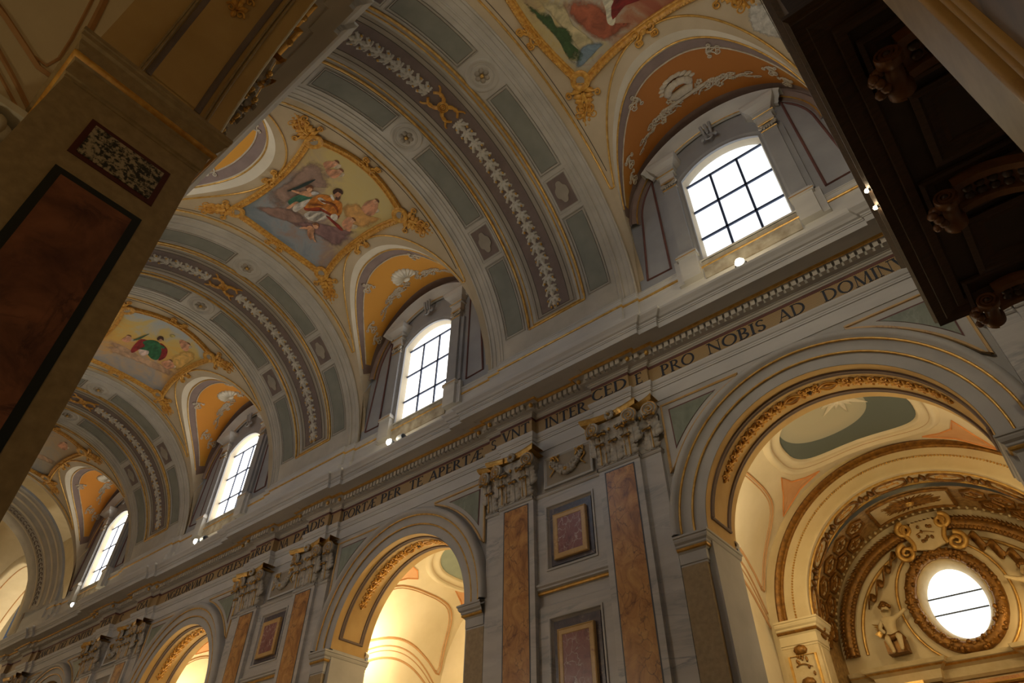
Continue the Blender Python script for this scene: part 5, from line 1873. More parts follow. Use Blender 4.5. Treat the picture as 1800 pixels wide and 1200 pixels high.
# ------------------------------------------------------------------ gilded chapel behind the right arch
GX, GZ, GR, GY = -1.68, 4.85, 2.4, 14.6
mb = MB()
n = 40
A = [(GX - GR, FLOOR)] + [(GX - GR * cos(pi * k / n), GZ + GR * sin(pi * k / n)) for k in range(n + 1)] + [(GX + GR, FLOOR)]
B = [(XA[0] - BR - .1, FLOOR)] + [(XA[0] - (BR + .12) * cos(pi * k / n), BZ + (BR + .12) * sin(pi * k / n)) for k in range(n + 1)] + [(XA[0] + BR + .1, FLOOR)]
mb.grid([[(x, GY, z) for x, z in A], [(x, GY, z) for x, z in B]])
CHW = struct('wall_chapel_front', mb, M['chcream'])
ga = thing('chapel_arch', 'gilt-banded arch framing the chapel with the round window', 'arch', (GX, GY, FLOOR))
rr = lambda prof, a0=0, a1=180: ring_rows(GX, GZ, prof, a0, a1, 61)
part('cream_archivolt', MB().grid(rr([(2.4, GY + .01), (2.4, GY - .09), (2.44, GY - .1), (2.5, GY - .07), (2.68, GY - .07), (2.76, GY - .06), (2.9, GY - .05), (2.9, GY + .01)])), M['chcream'], ga, True)
part('gilt_band', MB().grid(rr([(2.9, GY + .01), (2.9, GY - .06), (2.94, GY - .09), (3.0, GY - .06), (3.06, GY - .09), (3.1, GY - .06), (3.1, GY + .01)])), M['golddark'], ga, True)
b = MB()
for k in range(150):
    a = pi * (k + .5) / 150
    b.ball((GX + 2.71 * cos(a), GY - .08, GZ + 2.71 * sin(a)), (.022, .03, .022), 5, 4)
o = part('bead_row', b, M['gold'], ga, True); o['kind'] = 'stuff'
GY1, GY2 = 15.12, 16.4
part('intrados', MB().grid(rr([(2.4, GY), (2.4, GY1)])), M['chcream'], ga, True)
fI = lambda u, v, h: (GX + (GR - h) * cos(u), v, GZ + (GR - h) * sin(u))
for y in (GY + .03, GY1 - .03):
    part('gilt_edge', MB().tube([fI(a, y, .01) for a in lin(0, pi, 60)], .028, 6), M['gold'], ga, True)
PUTTY = mat('gilt_ground', S(132, 100, 56), S(196, 160, 100), 12, rough=.5, metal=.3, bmp=.3)


def sprig(fn, cu, cv, su, sv, mb, seed):
    rnd = random.Random(seed)
    stroke(mb, [(cu + su * (-.8 + 1.6 * t), cv + sv * .15 * sin(4 * t)) for t in lin(0, 1, 8)], .012, .008, .03, fn)
    for k in range(12):
        t = rnd.uniform(-.75, .8)
        q = rnd.uniform(-.7, .7)
        mb.blob([(cu + su * t + su * .13 * cos(a), cv + sv * q + sv * .16 * sin(a)) for a in lin(0, 2 * pi, 7)[:-1]], fn, 0, .01, .03, 1)


for k in range(7):
    a = pi * (k + .5) / 7 + .06
    ov = (k % 2 == 0)
    hu, hv = .135, .19
    o = [(a + hu * cos(t), 14.86 + hv * sin(t)) for t in lin(0, 2 * pi, 25)[:-1]] if ov else [(a + hu * x, 14.86 + hv * y) for x, y in ((-1, -.5), (-.6, -1), (.6, -1), (1, -.5), (1, .5), (.6, 1), (-.6, 1), (-1, .5))]
    p = part('medallion_field', MB().blob(o, fI, 0, .006, .006, 3), M['chstucco'], ga)
    part('medallion_frame', MB().tube([fI(u, v, .02) for u, v in o], .035, 6, True), M['golddark'], p, True)
    s_ = MB(); sprig(fI, a, 14.86, .1, .14, s_, k)
    part('gilt_sprig', s_, M['goldpaint'], p, True)
    a2 = a + pi / 14
    s_ = MB()
    for q in (-1, 1):
        s_.blob([(a2 + q * .02, 14.86), (a2 + q * .05, 14.86 + .16), (a2 + q * .075, 14.86 + .1), (a2 + q * .07, 14.86 - .05), (a2 + q * .04, 14.86 - .16)], fI, 0, .02, .06, 2)
    s_.ball(fI(a2, 14.86, .05), .06, 8, 6)
    part('winged_head', s_, M['golddark'], ga, True)
# coffered barrel
CR, CZ = 2.5, 4.62
rows = [[(GX + CR * cos(pi * k / 40), y, CZ + CR * sin(pi * k / 40)) for y in (GY1 - .02, GY2)] for k in range(41)]
rows = [[(p[0][0], p[0][1], FLOOR), (p[1][0], p[1][1], FLOOR)] for p in (rows[0],)] + rows + [[(p[0][0], p[0][1], FLOOR), (p[1][0], p[1][1], FLOOR)] for p in (rows[-1],)]
cv = MB().grid(rows)
CHV = struct('ceiling_chapel', cv, PUTTY, True)
fB = lambda u, v, h: (GX + (CR - h) * cos(u), v, CZ + (CR - h) * sin(u))
for row, y in enumerate((15.42, 15.92)):
    for k in range(7):
        for s in (-1, 1):
            a = pi / 2 + s * (.50 + .205 * k + .1 * row)
            if abs(a - pi / 2) > 1.55:
                continue
            hx = [(a + .088 * cos(t), y + .24 * sin(t)) for t in [pi / 6 + pi / 3 * j for j in range(6)]]
            p = part('coffer', MB().blob(hx, fB, 0, .012, .012, 2), M['chstucco'], CHV)
            part('coffer_frame', MB().tube([fB(u, v, .03) for u, v in hx], .04, 5, True), M['golddark'], p)
            st = []
            for j in range(12):
                t = 2 * pi * j / 12
                r_ = 1 if j % 2 == 0 else .4
                st.append((a + .055 * r_ * cos(t), y + .15 * r_ * sin(t)))
            part('coffer_star', MB().blob(st, fB, .01, .03, .07, 1), M['golddark'], p)
# sunburst at the crown
sb = [(pi / 2 + u, v) for u, v in ((-.33, 15.2), (.33, 15.2), (.33, 16.05), (-.33, 16.05))]
su = thing('sunburst_panel', 'gilded sunburst panel at the crown of the coffered chapel vault', 'relief', (GX, 15.6, CZ + CR))
part('panel_field', MB().grid([[fB(pi / 2 + u, v, .02) for u in lin(-.33, .33, 8)] for v in (15.2, 16.08)]), M['chstucco'], su)
part('panel_frame', MB().tube([fB(pi / 2 + u, 15.2, .03) for u in lin(-.33, .33, 8)] + [fB(pi / 2 + u, 16.08, .03) for u in lin(.33, -.33, 8)], .04, 5, True), M['golddark'], su)
for k in range(36):
    t = 2 * pi * k / 36
    L = random.uniform(.75, 1.0)
    c_, s_ = cos(t), sin(t)
    du, dv = .27, .36
    w = .09
    part('sun_ray', MB().blob([(pi / 2 + du * (.12 * c_ - w * s_), 15.63 + dv * (.12 * s_ + w * c_)), (pi / 2 + du * L * c_, 15.63 + dv * L * s_), (pi / 2 + du * (.12 * c_ + w * s_), 15.63 + dv * (.12 * s_ - w * c_))], fB, .02, .035, .07, 1), M['golddark'], su)
part('sun_core', MB().ball(fB(pi / 2, 15.63, .05), (.1, .1, .06), 10, 6), M['gold'], su, True)
dn = MB()
for k in range(46):
    a = .16 + (pi - .32) * (k + .5) / 46
    for y in (16.16,):
        p = fB(a, y, .05)
        dn.ball(p, (.035, .05, .035), 5, 4)
o = part('egg_row', dn, M['chstucco'], CHV, True); o['kind'] = 'stuff'
# end wall with the oval window
OX, OZ, OA, OB = -1.69, 5.22, .53, .70
n = 48
el = lambda a, b: [(OX + a * cos(2 * pi * k / n), OZ + b * sin(2 * pi * k / n)) for k in range(n)]
mb = MB()
o1 = el(OA + .1, OB + .1)
box_ = []
for x, z in o1:
    dx, dz = x - OX, z - OZ
    k = min(2.7 / max(abs(dx), 1e-6), 4 / max(abs(dz), 1e-6))
    box_.append((OX + dx * k, OZ + dz * k))
mb.grid([[(x, GY2, z) for x, z in o1], [(x, GY2, z) for x, z in box_]], 0, cv=True)
mb.box(GX - 2.7, GX + 2.7, GY2, GY2 + .1, FLOOR, OZ - 3.9)
struct('wall_chapel_end', mb, M['chcream'])
wn = tag(link('window_20', None), kind='structure'); wn.location = (OX, GY2, OZ); BASE[wn] = (OX, GY2, OZ)
part('reveal', MB().grid([[(x, GY2 - .06, z) for x, z in el(OA + .14, OB + .14)], [(x, GY2 - .05, z) for x, z in el(OA + .1, OB + .1)], [(x, GY2 + .25, z) for x, z in el(OA, OB)]], 0, cv=True), M['chstucco'], wn, True)
for z0, z1 in ((-1, -.26), (-.26, .22), (.22, 1)):
    pts = [(x, z) for x, z in el(OA, OB)]
    q = []
    for k in range(n * 2):
        t = 2 * pi * k / (n * 2)
        z = max(z0, min(z1, sin(t)))
        x = cos(t)
        lim = sqrt(max(0, 1 - z * z))
        q.append((OX + OA * max(-lim, min(lim, x)), OZ + OB * z))
    part('pane', MB().prism(q, lambda u, v, h: (u, h, v), GY2 + .25, GY2 + .24), M['glass'], wn)
for z in (-.26, .22):
    w = OA * sqrt(1 - z * z)
    part('bar', MB().box(OX - w, OX + w, GY2 + .2, GY2 + .23, OZ + OB * z - .014, OZ + OB * z + .014), M['slate'], wn)
# wreath round the window
wr = thing('window_wreath', 'dark gilt flower wreath around the oval chapel window', 'wreath', (OX, GY2, OZ - 1))
rnd = random.Random(11)
st = MB()
for k in range(64):
    t = 2 * pi * k / 64
    for j in range(4):
        a = .67 + .2 * rnd.random(); b_ = a + .17
        st.ball((OX + a * cos(t + rnd.uniform(-.04, .04)), GY2 - .1 - rnd.uniform(0, .05), OZ + b_ * sin(t)), rnd.uniform(.035, .055), 6, 4)
o = part('gilt_flowers', st, M['golddark'], wr, True); o['kind'] = 'stuff'
part('wreath_ring', MB().tube([(OX + .78 * cos(2 * pi * k / 40), GY2 - .05, OZ + .95 * sin(2 * pi * k / 40)) for k in range(40)], .12, 8, True), M['golddark'], wr, True)
part('gilt_oval', MB().tube([(OX + 1.06 * cos(2 * pi * k / 48), GY2 - .03, OZ + 1.24 * sin(2 * pi * k / 48)) for k in range(48)], .03, 6, True), M['gold'], wr, True)
# leafy arch band of the end wall
lb = thing('leaf_arch', 'brown gilded leaf band arching above the oval window', 'moulding', (GX, GY2, GZ))
part('roll', MB().tube([(GX + 2.28 * cos(a), GY2 - .05, GZ - .35 + 2.28 * sin(a)) for a in lin(0, pi, 60)], .13, 8), M['golddark'], lb, True)
st = MB()
for k in range(90):
    a = pi * (k + .5) / 90
    for q in (-1, 0, 1):
        r_ = 2.28 + q * .09
        c_ = (GX + r_ * cos(a), GZ - .35 + r_ * sin(a))
        st.blob([(c_[0] + .07 * cos(a + t) * (1.6 if j == 0 else .7), c_[1] + .07 * sin(a + t) * (1.6 if j == 0 else .7)) for j, t in enumerate((.8, 2.4, 3.6, 5.2))], lambda u, v, h: (u, GY2 - .12 - h, v), 0, .02, .05, 1)
o = part('gilt_leaves', st, M['golddark'], lb); o['kind'] = 'stuff'
part('inner_bead', MB().tube([(GX + 2.0 * cos(a), GY2 - .02, GZ - .35 + 2.0 * sin(a)) for a in lin(0, pi, 50)], .035, 6), M['gold'], lb, True)
# cartouche
ct = thing('cartouche', 'gilt scrolled cartouche with oak branch above the oval window', 'cartouche', (GX, GY2 - .2, 6.3))
cz = 6.58
part('shield', MB().blob([(GX - .3, cz - .28), (GX, cz - .36), (GX + .3, cz - .28), (GX + .36, cz + .1), (GX + .22, cz + .3), (GX - .22, cz + .3), (GX - .36, cz + .1)], lambda u, v, h: (u, GY2 - .15 - h, v), 0, .05, .1, 3), M['chstucco'], ct, True)
s_ = MB()
sprig(lambda u, v, h: (u, GY2 - .26 - h, v), GX, cz, .22, .28, s_, 4)
part('oak_branch', s_, M['golddark'], ct, True)
for s in (-1, 1):
    s_ = MB()
    for y0, rr_, zz in ((.38, .17, .2), (.5, .2, -.3)):
        s_.tube([(GX + s * (y0 + p[0]), GY2 - .2, cz + zz + p[1]) for p in scroll2d(1.6, rr_, .03, 26, pi / 2, -1)], [lerp(.06, .03, i / 25) for i in range(26)], 6)
    s_.tube([(GX + s * (.36 + .05 * sin(6 * t)), GY2 - .2, cz + .3 - .6 * t) for t in lin(0, 1, 8)], .05, 6)
    part('gilt_scroll', s_, M['gold'], ct, True)
# ribbons
for s, lab in ((-1, 'twisting gilt ribbon left of the oval window'), (1, 'twisting gilt ribbon right of the oval window')):
    rb = MB()
    rows = []
    for t in lin(0, 1, 90):
        x = OX + s * (.75 + .85 * t); z = cz - .25 - .9 * t + .09 * sin(22 * t)
        rows.append([(x - .05, GY2 - .1 - .05 * cos(22 * t), z - .06), (x + .05, GY2 - .1 + .05 * cos(22 * t) - .06, z + .06)])
    rb.grid(rows)
    o = top('ribbon', rb, M['golddark'], lab, 'ribbon')
    so = o.modifiers.new('thick', 'SOLIDIFY'); so.thickness = .025
    o.data.polygons.foreach_set('use_smooth', [True] * len(o.data.polygons))


# putti
def putto(x, z, s, label):
    J = {'pel': (0, 0, .30), 'chest': (0, 0, .55), 'neck': (.01, -.01, .68), 'hd': (.02, -.02, .80), 'hd2': (.02, -.02, .90),
         'ls': (.12, 0, .62), 'le': (.26, -.04, .66), 'lh': (.42, -.08, .74), 'rs': (-.12, 0, .62), 're': (-.2, -.05, .46), 'rh': (-.12, -.12, .34),
         'lhip': (.08, -.02, .26), 'lk': (.14, -.2, .22), 'lf': (.12, -.2, -.02), 'lt': (.13, -.28, -.05), 'rhip': (-.08, -.02, .26), 'rk': (-.1, -.2, .2), 'rf': (-.06, -.16, -.04), 'rtt': (-.06, -.24, -.07)}
    R = {'pel': .12, 'chest': .115, 'neck': .05, 'hd': .095, 'hd2': .07, 'ls': .06, 'le': .045, 'lh': .035, 'rs': .06, 're': .045, 'rh': .035, 'lhip': .085, 'lk': .065, 'lf': .04, 'lt': .03, 'rhip': .085, 'rk': .065, 'rf': .04, 'rtt': .03}
    E = [('pel', 'chest'), ('chest', 'neck'), ('neck', 'hd'), ('hd', 'hd2'), ('chest', 'ls'), ('ls', 'le'), ('le', 'lh'), ('chest', 'rs'), ('rs', 're'), ('re', 'rh'), ('pel', 'lhip'), ('lhip', 'lk'), ('lk', 'lf'), ('lf', 'lt'), ('pel', 'rhip'), ('rhip', 'rk'), ('rk', 'rf'), ('rf', 'rtt')]
    names = list(J)
    me = bpy.data.meshes.new('putto_body')
    me.from_pydata([(J[k][0] * s, J[k][1], J[k][2]) for k in names], [(names.index(a), names.index(b)) for a, b in E], [])
    me.materials.append(M['chstucco'])
    sl = me.skin_vertices.new(name='skin') if hasattr(me.skin_vertices, 'new') else None
    root = thing('putto', label, 'statue', (x, GY2 - .22, z))
    o = bpy.data.objects.new('body', me); COL.objects.link(o); o.parent = root
    if not me.skin_vertices:
        me.attributes
    md = o.modifiers.new('skin', 'SKIN')
    if me.skin_vertices:
        for i, k in enumerate(names):
            me.skin_vertices[0].data[i].radius = (R[k], R[k])
            me.skin_vertices[0].data[i].use_root = (k == 'pel')
    sub = o.modifiers.new('sub', 'SUBSURF'); sub.levels = sub.render_levels = 2
    md.use_smooth_shade = True
    BASE[root] = (0, 0, 0)
    h = MB()
    for k in range(26):
        t = k * 2.4
        q_ = k / 26
        h.ball((.02 * s + .1 * (1 - q_ * .9) * cos(t), .01 + .09 * (1 - q_ * .9) * sin(t), .88 + .1 * q_), .042, 7, 5)
    part('curly_hair', h, M['golddark'], root, True)
    w = MB()
    for k in range(6):
        w.blob([(-.1 * s - s * .02 * k, .5), (-.16 * s - s * .04 * k, .56 - .03 * k), (-.36 * s + s * .02 * k, .62 - .06 * k), (-.2 * s, .48 - .02 * k)], lambda u, v, hh: (u, .08 - hh, v), 0, .01, .03, 1)
    part('wing', w, M['gold'], root, True)
    d = MB().tube([(-.16 * s, -.04, .3), (0, -.14, .22), (.14 * s, -.12, .28), (.2 * s, 0, .2)], [.05, .07, .06, .03], 7)
    part('drapery', d, M['golddark'], root, True)
    st_ = MB().box(-.2, .2, -.1, .16, -.06, .2)
    part('seat_block', st_, M['golddark'], root)
    return root


putto(OX - 1.34, 4.42, 1, 'white stucco putto sitting left of the oval window')
putto(OX + 1.42, 4.62, -1, 'white stucco putto reaching from the right of the oval window')
# chapel cornice, pilaster heads and altarpiece below
cc = thing('chapel_cornice', 'cream and gilt cornice under the putti and oval window', 'cornice', (GX, GY2, 4.0))
part('moulding', sweep([(0, 3.75), (.05, 3.8), (.08, 3.95), (.22, 4.05), (.25, 4.12), (0, 4.16)], [(GX - 2.45, GX - 1.9, .1), (GX - 1.9, GX - .8, .25), (GX - .8, GX + .8, .05), (GX + .8, GX + 1.9, .25), (GX + 1.9, GX + 2.45, .1)], GY2), M['chstucco'], cc)
part('gilt_line', sweep([(.08, 3.96), (.12, 3.99), (.2, 4.03)], [(GX - 2.45, GX - 1.9, .1), (GX - 1.9, GX - .8, .26), (GX - .8, GX + .8, .06), (GX + .8, GX + 1.9, .26), (GX + 1.9, GX + 2.45, .1)], GY2), M['gold'], cc)
al = thing('altarpiece', 'orange marble altarpiece with gilt frame below the oval window', 'altar', (GX, GY2, FLOOR))
part('marble_field', MB().box(GX - .8, GX + .8, GY2 - .08, GY2, 0, 3.7), M['giallo'], al)
part('gilt_frame', MB().tube([(GX - .8, GY2 - .1, 1), (GX - .8, GY2 - .1, 3.6), (GX + .8, GY2 - .1, 3.6), (GX + .8, GY2 - .1, 1)], .06, 6), M['gold'], al)
part('red_field', MB().box(GX - .55, GX + .55, GY2 - .1, GY2 - .08, 1, 3.4), M['redmarble'], al)
for s in (-1, 1):
    xx = GX + s * 1.35
    part('column', MB().lathe([(.2, 0), (.2, 3.2)], lambda u, v, h: (xx + u, GY2 - .3 + v, h), 16), M['redmarble'], al, True)
    k = MB()
    for j in range(3):
        for t in range(8):
            a = 2 * pi * t / 8 + j * .4
            k.ball((xx + (.22 + .03 * j) * cos(a), GY2 - .3 + (.22 + .03 * j) * sin(a), 3.28 + .14 * j), (.06, .06, .09), 6, 4)
    k.box(xx - .3, xx + .3, GY2 - .6, GY2, 3.66, 3.74)
    part('column_capital', k, M['gold'], al, True)
# pier of the chapel arch with impost and gilded strip
for s, lab in ((-1, 'ornate gilded pier at the left of the chapel arch'), (1, 'ornate gilded pier at the right of the chapel arch')):
    cp = thing('chapel_pier', lab, 'pier', (GX + s * 2.7, GY, FLOOR))
    x0, x1 = sorted((GX + s * 2.42, GX + s * 3.15))
    part('shaft', MB().box(x0, x1, GY - .12, GY1, FLOOR, 4.36), M['chstucco'], cp)
    part('impost', MB().grid(impost_rows([(p * 1.0, z - .16) for p, z in IMP + IMPT], GX + s * 2.42, -s, GY - .12, GY1, x0 if s < 0 else x1)), M['chcream'], cp)
    part('impost_gilding', MB().grid(impost_rows([(p + .004, z - .16) for p, z in IMPG], GX + s * 2.42, -s, GY - .12, GY1, x0 if s < 0 else x1)), M['golddark'], cp)
    a0, a1 = x0 + .1, x1 - .1
    part('gilt_border', MB().tube([(a0, GY - .125, 1), (a0, GY - .125, 4.2), (a1, GY - .125, 4.2), (a1, GY - .125, 1)], .03, 5), M['gold'], cp)
    g = MB()
    fz = lambda u, v, h: (u, GY - .125 - h, v)
    for k in range(5):
        sprig(fz, (a0 + a1) / 2, 1.6 + .6 * k, .2, .28, g, 20 + k)
        g.blob([((a0 + a1) / 2 + .14 * cos(t), 1.9 + .6 * k + .1 * sin(t)) for t in lin(0, 2 * pi, 9)[:-1]], fz, 0, .02, .07, 2)
    part('gilt_ornament', g, M['golddark'], cp, True)

# impost lamps: little white spot units on the arch imposts, lighting the aisle vaults
def impost_lamp(x, y, z, label, watt):
    r = thing('impost_lamp', label, 'lamp', (x, y, z))
    part('head', MB().lathe([(.0, -.05), (.06, -.05), (.075, .0), (.075, .06), (.05, .06), (.045, .02), (0, .02)], lambda u, v, h: (x + u, y - h, z + .12 + v), 12), M['stucco'], r, True)
    part('eye', MB().ball((x, y - .03, z + .12), .03, 8, 6), M['black'], r, True)
    part('foot', MB().box(x - .04, x + .04, y - .03, y + .05, z, z + .07), M['metal'], r)
    return r


def glow(x, y, z, watt, col=(1, .82, .5), size=.12):
    ld = bpy.data.lights.new('lamp_fill_glow', 'POINT')
    ld.energy = watt; ld.color = col; ld.shadow_soft_size = size
    lo = bpy.data.objects.new('lamp_fill_light', ld); COL.objects.link(lo)  # serves the aisle lamps and the added fill lights alike
    lo.location = (x, y, z)
    return lo


impost_lamp(XA[0] - 2.16, 11.08, 5.03, 'small white lamp on the left impost of the right arch', 0)
impost_lamp(XA[1] - 2.16, 11.08, 5.03, 'small white lamp on the left impost of the middle arch', 0)
for i in range(3):
    for s in (-1, 1):
        glow(XA[i] + s * 2.22, 11.7, 5.42, AISLE_W * (.95, 1.6, 1.6)[i])
glow(GX + 1.3, 15.5, 4.4, AISLE_W * .26, (1, .72, .36))  # hidden fill added to brighten the coffers and chapel end wall
for s in (-1, 1):      # low fill added for the near pier and soffit; impost lamps beyond
    glow(XA[0] + s * 2.1, -1.6, 2.6, AISLE_W * .22)
    for i in (1, 2):
        glow(XA[i] + s * 2.2, -.75, 5.4, AISLE_W * 2.4, (1, .97, .92))
glow(GX - 1.6, 13.9, 4.2, AISLE_W * .15)  # another hidden fill, added in front of the chapel arch

# ================================================================== NEAR PIERS AND ARCH (the camera stands under this arch)
NL, NRT = NXC - NR, NXC + NR
Y0, Y1 = -.3, .71
NIMP = [(.0, 4.47), (.012, 4.475), (.012, 4.50), (.025, 4.51), (.025, 4.66), (.04, 4.68)]
NIMPG = [(.04, 4.68), (.06, 4.69), (.068, 4.71), (.06, 4.73)]
NIMPT = [(.06, 4.73), (.05, 4.75), (.075, 4.80), (.08, 4.84), (.1, 4.86), (.1, 4.90), (.11, 4.91), (.11, 4.95), (.0, 4.965)]


def wrap(prof, x, sx, xo):
    return [[(xo, Y1 + p, z), (x + sx * p, Y1 + p, z), (x + sx * p, Y0 - p, z), (xo, Y0 - p, z)] for p, z in prof]


GRANITE = mat('speckled_granite', S(40, 40, 36), S(176, 160, 132), 34, .44, .56, rough=.4)
REDB = marble('near_red_marble', S(86, 44, 28), S(150, 92, 62), S(60, 24, 18), 2.6, 3, .06, .5, (1, 1, 1), .8)
BORD = mat('green_black_border', S(28, 36, 34), rough=.35)


OCHREM = breccia('near_brown_marble', [S(70, 52, 34), S(120, 92, 60), S(150, 120, 82)], S(60, 44, 34), 3, .5)


def near_pier(x, sx, label, pm=None):
    root = thing('near_pier', label, 'pier', (x, .2, FLOOR))
    xo = x - sx * .9
    part('facing', MB().box(min(x, x + sx * .006), max(x, x + sx * .006), Y0 - .006, Y1 + .006, FLOOR, 4.48).box(min(x, xo), max(x, xo), Y0 - .006, Y0, FLOOR, 4.48).box(min(x, xo), max(x, xo), Y1, Y1 + .006, FLOOR, 4.48), M['stone'], root)
    e = sx * .006
    part('granite_border', MB().box(*sorted((x + e, x + e + sx * .006)), -.025, .565, 3.875, 4.275), mat('red_stone_border', S(82, 32, 26), rough=.4), root)
    part('granite_inset', MB().box(*sorted((x + e, x + e + sx * .01)), .015, .525, 3.915, 4.235), GRANITE, root)
    part('panel_border', MB().box(*sorted((x + e, x + e + sx * .008)), -.025, .56, FLOOR + .4, 3.71), BORD, root)
    part('marble_panel', MB().box(*sorted((x + e, x + e + sx * .012)), .03, .505, FLOOR + .45, 3.655), pm or REDB, root)
    part('impost', MB().grid(wrap(NIMP, x, sx, xo)).grid(wrap(NIMPT, x, sx, xo)), M['stone'], root)
    part('impost_gilding', MB().grid(wrap(NIMPG, x, sx, xo)), M['goldpaint'], root, True)
    return root


npL = near_pier(NL, 1, 'dark near pier at left with granite inset and red marble panel')
npR = near_pier(NRT, -1, 'moulded marble pier edge at the top right corner', OCHREM)
m_ = MB()
for y, r in ((.545, .014), (.515, .01), (.49, .012)):
    m_.tube([(NRT - .012, y, FLOOR), (NRT - .012, y, 4.2)], r, 8)
part('panel_moulding', m_, M['yellowframe'], npR, True)
na = thing('near_arch', 'ochre soffit of the near arch rising from the dark pier', 'arch', (NXC, .2, NZC))
RN = NR - .004
nrr = lambda prof, a0=2, a1=178, n=61: ring_rows(NXC, NZC, prof, a0, a1, n)
part('soffit', MB().grid(nrr([(RN, Y1 + .01), (RN, Y0 - .01)], 0, 180)), M['ochre'], na, True)
part('soffit_panel', MB().grid(nrr([(RN - .006, .47), (RN - .006, .085)], 4, 176)), M['ochre'], na, True)
part('brown_band', MB().grid(nrr([(RN - .004, .52), (RN - .012, .515), (RN - .012, .47), (RN - .004, .465)], 3.2, 176.8)).grid(nrr([(RN - .004, .09), (RN - .012, .085), (RN - .012, .045), (RN - .004, .04)], 3.2, 176.8)), M['ribbrown'], na, True)
g = MB()
for y in (.56, .59, .0, .02):
    g.tube(nrr([(RN - .01, y)], 2, 178)[0], .012, 5)
for a in (2.2, 177.8):
    g.tube([(NXC + (RN - .01) * cos(rad(a)), y, NZC + (RN - .01) * sin(rad(a))) for y in (0, .59)], .012, 5)
part('soffit_moulding', g, M['stone'], na, True)
part('edge_bead', MB().tube(nrr([(RN + .01, Y1 + .012)])[0], .014, 5), M['stucco'], na, True)
for k in range(12):
    for s in (-1, 1):
        inst('gilt_leaf', GCL, na, MA(NXC, NZC, RN - .008, 90 - s * (6 + k * 4.4), .28, 180 if s < 0 else 0, .8))

# near capital of the side aisle, white stucco, at the left edge
ac = thing('aisle_capital', 'white stucco capital fragment at the left edge behind the near pier', 'capital', (-4.85, -.55, 3.6))
k = MB()
rnd = random.Random(2)
for j in range(26):
    a = 2 * pi * j / 13
    k.ball((-4.85 + .2 * cos(a), -.55 + .16 * sin(a), 4.36 + .17 * (j // 13)), (.075, .07, .1), 8, 6)
k.box(-5.1, -4.6, -.78, -.33, 4.68, 4.75)
part('leaf_ring', k, M['stucco'], ac, True)
part('shaft', MB().lathe([(.17, FLOOR), (.17, 4.3)], lambda u, v, h: (-4.85 + u, -.55 + v, h), 16), M['stone'], ac, True)

# ================================================================== CHOIR LOFT OVER THE ENTRANCE
LX, LZ = .262, 5.4
LY0, LY1 = 3.13, 7.63
lf = thing('choir_loft', 'dark wooden choir loft on scrolled brackets, seen from below at right', 'balcony', (1.5, 5.38, LZ))
part('floor_slab', MB().box(LX + .06, XR, LY0 + .06, LY1 - .06, LZ + .03, LZ + .2), M['woodpanel'], lf)
ed = MB()
rows = []
for p, z in ((.35, LZ + .02), (.33, LZ - .01), (.25, LZ - .015), (.24, LZ + .02), (.2, LZ + .01), (.1, LZ - .005), (.09, LZ + .01), (.0, LZ), (.0, LZ + .06), (-.03, LZ + .09), (-.03, LZ + .14), (.02, LZ + .2), (.05, LZ + .25), (.05, LZ + 1.0), (.0, LZ + 1.04), (-.05, LZ + 1.1), (-.05, LZ + 1.18), (.1, LZ + 1.2)):
    rows.append([(XR, LY0 + p, z), (LX + p, LY0 + p, z), (LX + p, LY1 - p, z), (XR, LY1 - p, z)])
part('edge_moulding', ed.grid(rows), M['wood'], lf)
for s, yy in ((-1, LY0),):
    w = MB().box(LX + .42, XR, *sorted((yy, yy + s * 1.3)), LZ + .05, LZ + .2)
    w.box(LX + .36, LX + .42, *sorted((yy, yy + s * 1.34)), LZ + .03, LZ + 1.1)
    w.box(LX + .3, LX + .36, *sorted((yy, yy + s * 1.3)), LZ + .98, LZ + 1.1)
    part('side_wing', w, M['wood'], lf)
# coffers under the floor
cy = [LY0 + .55, 4.5, 6.25, LY1 - .5]
for y0, y1 in ((3.91 + .42, 5.67 - .42), (5.67 + .42, 7.42 - .42)):
    for x0, x1 in ((LX + .55, 1.55),):
        rows = []
        for d, z in ((0, LZ + .0), (.0, LZ - .02), (.06, LZ - .03), (.09, LZ + .0), (.16, LZ + .03), (.2, LZ + .025)):
            rows.append([(x0 + d, y0 + d, z), (x1 - d, y0 + d, z), (x1 - d, y1 - d, z), (x0 + d, y1 - d, z)])
        part('soffit_frame', MB().grid(rows, 0, cv=True), M['wood'], lf)
for yb in (3.91, 5.67, 7.45 - .12):
    rows = []
    for d, z in ((0, LZ + .02), (.0, LZ - .015), (.04, LZ - .02), (.06, LZ + .01), (.12, LZ + .015)):
        rows.append([(LX + .36 + d, yb - .32 + d, z), (1.5 - d, yb - .32 + d, z), (1.5 - d, yb + .32 - d, z), (LX + .36 + d, yb + .32 - d, z)])
    part('soffit_frame', MB().grid(rows, 0, cv=True), M['wood'], lf)


